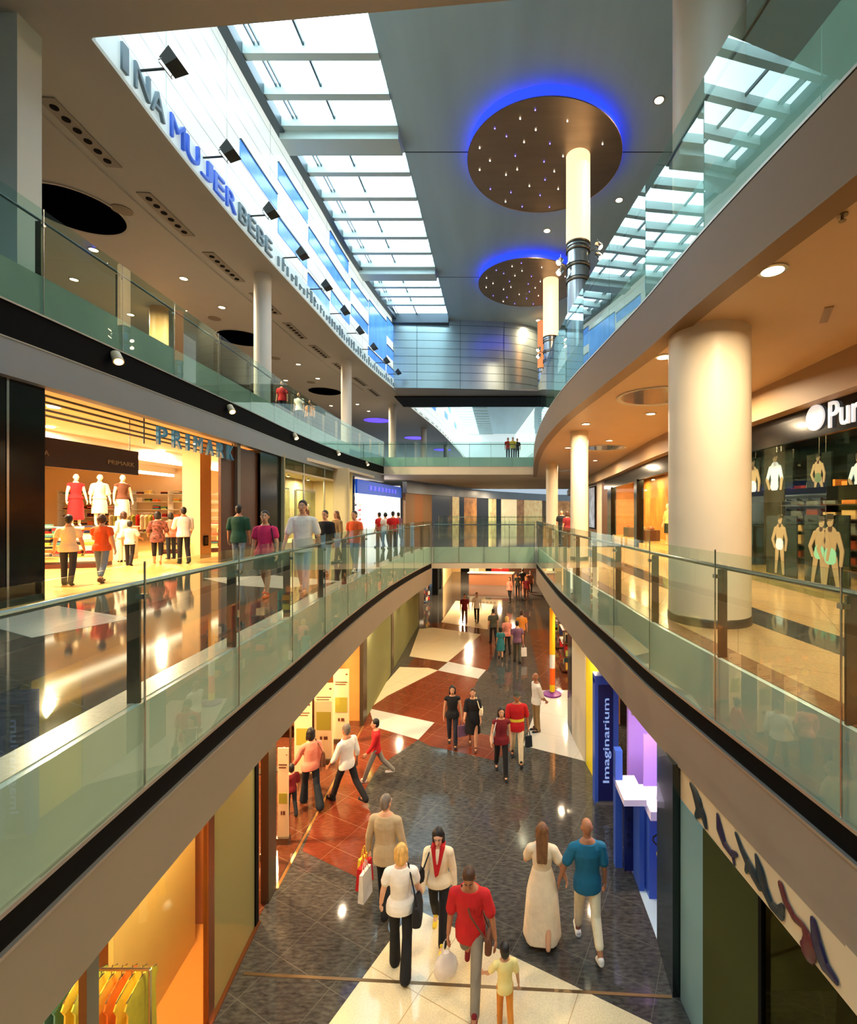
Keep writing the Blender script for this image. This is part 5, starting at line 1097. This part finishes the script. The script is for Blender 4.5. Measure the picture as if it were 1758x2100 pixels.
def shoulder_bag(M, sp, side, col, label, hbag=-.06, strap=True, cross=False, sz=(.3, .1, .22), yo=0.):
    c = sp(hbag, side*.24, yo); R = M.to_3x3()
    t = thing('shoulder_bag', label, 'bag', M @ c); t.rotation_euler = (0, 0, math.atan2(R[1][0], R[0][0]))
    g = G(); a, b, h = sz[1]/2, sz[0]/2, sz[2]
    g.rings([[(a*f*math.copysign(abs(math.cos(q))**.5, math.cos(q)), b*f2*math.copysign(abs(math.sin(q))**.5, math.sin(q)), z) for q in [2*math.pi*k/16 for k in range(16)]] for z, f, f2 in ((-h/2, .7, .85), (-h/2+.02, 1, 1), (0, 1, 1), (h/2-.03, .8, .97), (h/2, .4, .9))]); g.build('pouch', col, t)
    top_ = sp(.55, side*.1 if not cross else -side*.1, 0)-c
    g = G(); f1 = sp(.3, side*.2 if not cross else side*.03, .17)-c; b1 = sp(.3, side*.2 if not cross else side*.03, -.17)-c
    g.tube([(0, .1, h/2-.02), f1, top_, b1, (0, -.1, h/2-.02)], .011, 6); g.build('strap', col, t)
    return t
SO = 'lower mall'
# foreground on level 0
r, hd, M, sp, s = person('person seen from behind in a beige jacket carrying shopping bags', P0(790, 1862), -8, 1.74, top='beige', sleeve=2, hem=-.2, low='black', hair=('short', 'grey'), stride=10, arms=((0, 14, 12), (6, 10, 16)), det=2, hyaw=-20)
h = hd[0][0]
shopping_bag(h+Vector((-.05, -.02, .02)), .3, .34, .12, FAB['red'], 'red carrier bag held by the person in the beige jacket', 1.2); shopping_bag(h+Vector((.0, -.16, .02)), .26, .42, .1, FAB['white'], 'white paper bag next to the red one beside the beige jacket', 1.3); shopping_bag(h+Vector((-.1, .14, .02)), .24, .3, .1, FAB['lemon'], 'yellow bag behind the red carrier bag', 1.1)
r, hd, M, sp, s = person('blonde person from behind in a white top and black trousers', P0(822, 1990), 4, 1.67, 'f', top='white', sleeve=.45, low='black', flare=.022, hair=('bob', 'blonde'), stride=7, arms=((4, 16, 14), (10, 12, 30)), det=2, hem=-.08, skin=1)
shoulder_bag(M, sp, 1, FAB['black'], 'black shoulder bag of the blonde person in white', -.02, sz=(.34, .13, .25), yo=-.1)
r, hd, M, sp, s = person('person with black hair, cream blouse and red scarf walking forward', P0(900, 1920), 178, 1.6, 'f', top='cream', sleeve=2, low='black', flare=.012, shoe='lemon', hair=('bob', 'black'), stride=14, arms=((-6, 10, 10), (12, 8, 14)), det=2, hpitch=18, hem=-.06, skin=1)
g = G(); g.cap(sp(.54, -.07, .06), sp(.2, -.01, .17), .04*s, .018*s); g.cap(sp(.54, .07, .06), sp(.18, .015, .17), .04*s, .018*s); g.cap(sp(.55, -.06, -.06), sp(.55, .06, -.06), .035, .035); g.cap(sp(.55, -.07, -.05), sp(.54, -.07, .06), .036, .036); g.cap(sp(.55, .07, -.05), sp(.54, .07, .06), .036, .036); skin_of(g, 'scarf', FAB['red'], r, .009, 2)
shoulder_bag(M, sp, 1, FAB['black'], 'black handbag on the shoulder of the person with the red scarf', .14, sz=(.3, .1, .2))
r, hd, M, sp, s = person('person in a red T-shirt and grey trousers striding forward with head lowered', P0(966, 2028), 176, 1.76, top='red', sleeve=.75, hem=-.16, low='grey', shoe='maroon', hair=('short', 'brown'), stride=22, kneeb=34, arms=((2, 17, 6), (-4, 10, 8)), lean=8, hpitch=30, det=2, skin=2)
shopping_bag(hd[1][0]+Vector((-.02, 0, .03)), .2, .34, .1, mat('white_plastic_bag', (244, 226, 214), .35, var=.2, scale=5), 'white plastic bag with red print held by the person in the red T-shirt', .3, True)
t = shoulder_bag(M, sp, -1, FAB['brown'], 'small brown pouch on a strap across the red T-shirt', -.1, cross=True, sz=(.2, .09, .2), yo=.12)
child_hand = hd[0][0]
person('small child in a yellow shirt and orange trousers at the lower photo edge', P0(1036, 2112), 10, 1.0, 'm', top='yellow', sleeve=.6, low='tangerine', hair=('short', 'black'), stride=8, arms=((20, 30, 30), (0, 14, 12)), det=2, hem=-.12)
r, hd, M, sp, s = person('person in a long white dress with long brown hair seen from behind', P0(1112, 1926), -6, 1.66, 'f', top='ivory', kind='dress', lowlen=1.0, flare=.13, sleeve=.6, shoe='', hair=('long', 'light'), stride=14, arms=((24, 16, 70, 30), (4, 26, 8)), det=2)
person('person with shaved head in a teal T-shirt and white cropped trousers', P0(1206, 1945), 2, 1.8, top='teal', sleeve=.7, hem=-.12, low='cream', lowlen=.84, shoe='white', hair=('bald', ''), stride=14, kneeb=26, arms=((4, 24, 8), (-2, 8, 14)), det=2, skin=2)
# middle distance on level 0
r, hd, M, sp, s = person('person in a pink blouse and dark flared trousers entering the lower shop', P0(638, 1652), 38, 1.63, 'f', top='pink', sleeve=2, low='navy', flare=.035, hair=('bob', 'black'), stride=16, arms=((24, 14, 16), (-8, 8, 14)), hem=-.08)
shoulder_bag(M, sp, 1, FAB['brown'], 'brown shoulder bag of the person in the pink blouse', .08, sz=(.26, .1, .3))
person('small child in dark red holding the hand of the person in pink', at(598, 1672, 0), 40, 1.02, 'm', top='maroon', sleeve=.9, low='navy', hair=('short', 'black'), stride=8)
person('person in a loose white shirt and black trousers striding into the shop', P0(712, 1645), 62, 1.7, top='white', sleeve=1.4, hem=-.1, low='black', hair=('short', 'grey'), stride=24, arms=((18, 12, 20), (-12, 10, 20)), skin=2)
person('child in a red jacket and grey trousers beside the pale floor tile', P0(772, 1597), 105, 1.42, top='red', sleeve=1.8, low='grey', shoe='white', hair=('short', 'black'), stride=24, arms=((20, 8, 20), (-14, 8, 20)))
r, hd, M, sp, s = person('person with long dark hair in a black top and dark jeans', P0(928, 1528), 184, 1.58, 'f', top='black', sleeve=0, low='dkjeans', hair=('long', 'black'), stride=10, arms=((4, 14, 10), (-6, 10, 10)))
shopping_bag(hd[0][0]+Vector((0, 0, .03)), .26, .26, .12, FAB['purple'], 'dark purple bag carried beside the long black hair', .4)
r, hd, M, sp, s = person('person with short brown hair in a black knee-length dress', P0(970, 1533), 180, 1.56, 'f', top='black', kind='dress', lowlen=.62, flare=.02, sleeve=.9, shoe='brown', hair=('short', 'brown'), stride=12, arms=((4, 8, 16), (10, 8, 50)))
shoulder_bag(M, sp, -1, FAB['cream'], 'cream handbag under the arm of the person in the black dress', .16, sz=(.26, .1, .18))
r, hd, M, sp, s = person('person with dark hair in a dark red top and black trousers', P0(1028, 1588), 186, 1.6, 'f', top='maroon', sleeve=0, low='black', hair=('long', 'black'), stride=16, arms=((-6, 8, 20), (10, 14, 50)))
shoulder_bag(M, sp, 1, FAB['white'], 'small white pouch at the hip of the person in dark red', .02, sz=(.18, .08, .14))
r, hd, M, sp, s = person('person with grey cap, red T-shirt with yellow band and cream trousers', P0(1060, 1560), 182, 1.73, top='red', sleeve=.8, hem=-.14, low='cream', hair=('short', 'black'), stride=14, arms=((-8, 12, 10), (6, 10, 10)), skin=2, cap='olive')
g = G(); R_ = [[sp(h_, (.185)*math.cos(2*math.pi*k/20), .128*math.sin(2*math.pi*k/20)) for k in range(20)] for h_ in (.1, .17)]; g.rings(R_, cap=False); g.build('chest_band', FAB['lemon'], r)
shopping_bag(hd[0][0]+Vector((0, 0, .03)), .16, .26, .1, FAB['navy'], 'narrow dark bag held by the person with the grey cap', .4)
person('bald person in a white shirt and khaki trousers on the pale floor', P0(1098, 1499), 110, 1.62, top='white', sleeve=1.1, low='khaki', hair=('bald', ''), stride=0, arms=((-20, 8, -20, 20), (-20, 8, -20, 20)), skin=2)
# far on level 0
far0 = [(1012, 21.5, 1.62, 'm', 'olive', 'black', 'black', 20, 'person in an olive top left of the far group'), (1040, 20.0, 1.62, 'f', 'pink', 'black', 'blonde', 10, 'fair-haired person in a pink and white top amid the far group'), (1027, 19.4, 1.3, 'f', 'turquoise', 'turquoise', 'black', 0, 'child in a turquoise dress in front of the far group'), (1061, 18.9, 1.68, 'm', 'purple', 'olive', 'black', 5, 'person in a purple shirt with a white bag in the far group'), (1070, 20.9, 1.66, 'm', 'tangerine', 'brown', 'brown', -8, 'person in an orange top at the back of the far group'), (953, 25.4, 1.62, 'm', 'maroon', 'brown', 'brown', 190, 'person in dark red strolling on the far cream floor'), (978, 25.7, 1.66, 'm', 'white', 'black', 'brown', 176, 'person in white with black trousers on the far cream floor'), (1046, 31.5, 1.66, 'f', 'pink', 'black', 'black', 150, 'person in a pink top near the far kiosk'), (1062, 33.5, 1.66, 'f', 'olive', 'black', 'brown', 0, 'dark-clothed person right of the far kiosk'), (1072, 35.5, 1.74, 'm', 'black', 'dkjeans', 'black', 10, 'tall person in black deep in the far lower mall'), (1080, 32.0, 1.66, 'm', 'maroon', 'brown', 'brown', 180, 'person in brown at the right of the far lower mall'), (1088, 34.5, 1.7, 'f', 'brown', 'black', 'black', 170, 'person in brown and black by the far right wall')]
for px_, y_, H_, sx, tp, lw, hr, hd_, lb in far0:
    a = Vector(((px_-PX)*y_/F, y_, 0))
    _, hd, M, sp, s = person(lb, a, hd_, H_, sx, top=tp, low=lw, hair=('short' if sx == 'm' else 'bob', hr), stride=10, det=0, kind='dress' if tp == 'turquoise' else 'trousers', lowlen=.6 if tp == 'turquoise' else 1, flare=.05 if tp == 'turquoise' else 0)
    if tp == 'purple': shopping_bag(hd[1][0], .28, .34, .12, FAB['white'], 'white bag held in the far group on the lower floor', .2)
# level 1, left gallery
person('person in a cream top and dark jeans at the clothes shop entrance', P1(140, 10.1), 28, 1.53, 'f', top='cream', sleeve=.5, low='dkjeans', hair=('short', 'black'), stride=5, arms=((0, 16, 16), (4, 14, 14)))
person('person in an orange top and grey cropped trousers outside the clothes shop', P1(208, 10.45), 16, 1.54, 'f', top='orange', sleeve=.4, low='jeans', lowlen=.86, shoe='brown', hair=('curly', 'brown'), stride=12, arms=((30, 14, 50), (-4, 14, 12)))
person('child in a white T-shirt and black trousers in front of the display tables', P1(266, 13.7), 20, 1.32, 'm', top='white', sleeve=.7, low='black', hair=('short', 'black'), stride=6, arms=((10, 12, 20), (20, 14, 50)))
person('person in white partly hidden behind the child in the white T-shirt', P1(253, 14.7), 60, 1.6, 'f', top='white', sleeve=1.3, low='cream', hair=('bob', 'brown'), stride=0)
person('person in a floral blouse and black cropped trousers browsing the tables', P1(323, 14.0), 30, 1.6, 'f', top='floral', sleeve=1, hem=-.2, low='black', lowlen=.72, shoe='', hair=('bob', 'black'), stride=6, arms=((16, 16, 40), (16, 14, 40)))
person('person in a pale shirt and black trousers by the cream shop pillar', P1(377, 14.2), 48, 1.73, top='white', sleeve=1.3, low='black', hair=('short', 'black'), stride=4, arms=((24, 8, 60), (10, 8, 40)), skin=2)
person('person in a salmon top half hidden between two browsing shoppers', P1(350, 15.6), 60, 1.56, 'f', top='pink', sleeve=1.2, low='navy', hair=('bob', 'black'), stride=0)
person('person in a dark green polo shirt and jeans seen from behind', P1(489, 12.3), 12, 1.77, top='green', sleeve=.8, hem=-.16, low='jeans', hair=('short', 'black'), stride=8, skin=2)
r, hd, M, sp, s = person('person in a magenta polo shirt and dark skirt walking along the rail', P1(545, 8.85), 186, 1.63, 'f', top='magenta', sleeve=.5, hem=-.14, low='black', kind='skirt', lowlen=.42, flare=.1, shoe='orange', hair=('tied', 'black'), stride=14, arms=((10, 14, 14), (-6, 12, 12)), hyaw=12)
shoulder_bag(M, sp, -1, FAB['navy'], 'navy shoulder bag of the person in the magenta polo shirt', -.1, sz=(.3, .12, .2))
person('tall person in a white T-shirt and pale jeans walking along the rail', P1(622, 9.3), 188, 1.84, top='white', sleeve=.8, hem=-.16, low='paleblue', shoe='grey', hair=('short', 'black'), stride=14, arms=((-8, 14, 14), (12, 14, 14)))
person('person in a black top behind the tall person in white', P1(668, 11.8), 176, 1.63, top='black', sleeve=1.3, low='paleblue', hair=('short', 'black'), stride=8)
person('person in a beige coat passing the show window', P1(692, 14.6), 150, 1.62, 'f', top='khaki', sleeve=2, hem=-.24, low='brown', hair=('long', 'light'), stride=10)
person('person in an orange top and pale jeans near the rail', P1(728, 12.4), 170, 1.62, 'f', top='orange', sleeve=.5, low='jeans', shoe='white', hair=('short', 'black'), stride=10, arms=((6, 10, 14), (-6, 10, 60)))
for px_, y_, H_, tp, hd_, lb in ((779, 20.5, 1.55, 'red', 60, 'person in red left of the group by the shoe shop'), (791, 20.0, 1.55, 'white', 40, 'person in white with dark hair outside the shoe shop'), (806, 19.3, 1.6, 'red', 10, 'person in a red T-shirt seen from behind by the shoe shop'), (818, 22, 1.55, 'purple', 60, 'person in purple right of the group by the shoe shop')):
    person(lb, P1(px_, y_), hd_, H_, 'f' if tp == 'white' else 'm', top=tp, low='dkjeans', hair=('curly' if tp == 'white' else 'short', 'black'), stride=6, det=0)
person('dark-dressed person between the slim columns on the right gallery', P1(1152, 21.5), 160, 1.68, top='black', low='black', hair=('short', 'black'), det=0); person('person in red between the slim columns on the right gallery', P1(1163, 20.5), 20, 1.6, 'f', top='maroon', low='brown', hair=('bob', 'brown'), det=0)
# level 2
for px_, y_, tp, lb in ((1042, 37.2, 'red', 'person in red leaning at the upper far bridge'), (1052, 37.0, 'lemon', 'person in yellow on the upper far bridge'), (1061, 37.6, 'black', 'person in black on the upper far bridge'), (634, 21.0, 'red', 'person in red at the upper left gallery rail'), (655, 23.0, 'white', 'person in white at the upper left gallery rail'), (677, 24.5, 'tangerine', 'person in orange at the upper left gallery rail')):
    person(lb, Vector(((px_-PX)*y_/F if px_ > 900 else cL2L(y_)-.8, y_, L2)), 180, 1.72, top=tp, low='dkjeans', hair=('short', 'black'), det=0)
# mannequins
MANN = mat('mannequin_cream', (244, 224, 190), .4)
def mannequin(label, loc, head, top, low, kind='trousers', lowlen=.6, flare=.05, headless=True, H=1.72, sleeve=0):
    r, hd, M, sp, s = person(label, loc, head, H, 'f', top=top, sleeve=sleeve, low=low, kind=kind, lowlen=lowlen, flare=flare, shoe='', hair=('bald', ''), skin=MANN, det=0, name='mannequin', hem=-.02, arms=((4, 12, 10), (4, 12, 10)))
    r['category'] = 'mannequin'; return r
mannequin('mannequin in a red top and long red skirt on the podium', (-13.68, 15.12, L1+1.1), -120, 'red', 'red', 'skirt', .85, .06)
mannequin('mannequin in a cream blouse and skirt in the middle of the podium', (-13.07, 15.3, L1+1.1), -125, 'cream', 'cream', 'skirt', .6, .05, sleeve=1)
mannequin('mannequin in a dark brown top and white skirt on the podium', (-12.46, 15.47, L1+1.1), -120, 'brown', 'white', 'skirt', .7, .06)
y_ = solve(cL2L, 596); mannequin('mannequin in a red dress left in the show window', (cL2L(y_)-.6, y_, L1+.26), -90, 'red', 'red', 'dress', .6, .05)
y_ = solve(cL2L, 655); mannequin('mannequin in a maroon top in the middle of the show window', (cL2L(y_)-.6, y_, L1+.26), -90, 'maroon', 'white', 'trousers', 1)
mannequin('mannequin in a yellow top and dark skirt in the amber window', (6.9, 19.2, L1+.2), 110, 'yellow', 'black', 'skirt', .5, .02, sleeve=1); mannequin('mannequin in pale clothes at the right of the amber window', (6.7, 17.2, L1+.2), 110, 'ivory', 'ivory', 'dress', .9, .06)
# one pass: apply the modifiers
dg = bpy.context.evaluated_depsgraph_get()
for o, me in [(o, bpy.data.meshes.new_from_object(o.evaluated_get(dg), preserve_all_data_layers=False, depsgraph=dg)) for o in BAKE]:
    ms = list(o.data.materials); o.modifiers.clear(); o.data = me
    if not me.materials: [me.materials.append(q) for q in ms]
    me.polygons.foreach_set('use_smooth', [True]*len(me.polygons)); me.polygons.foreach_set('material_index', [0]*len(me.polygons)); me.update()
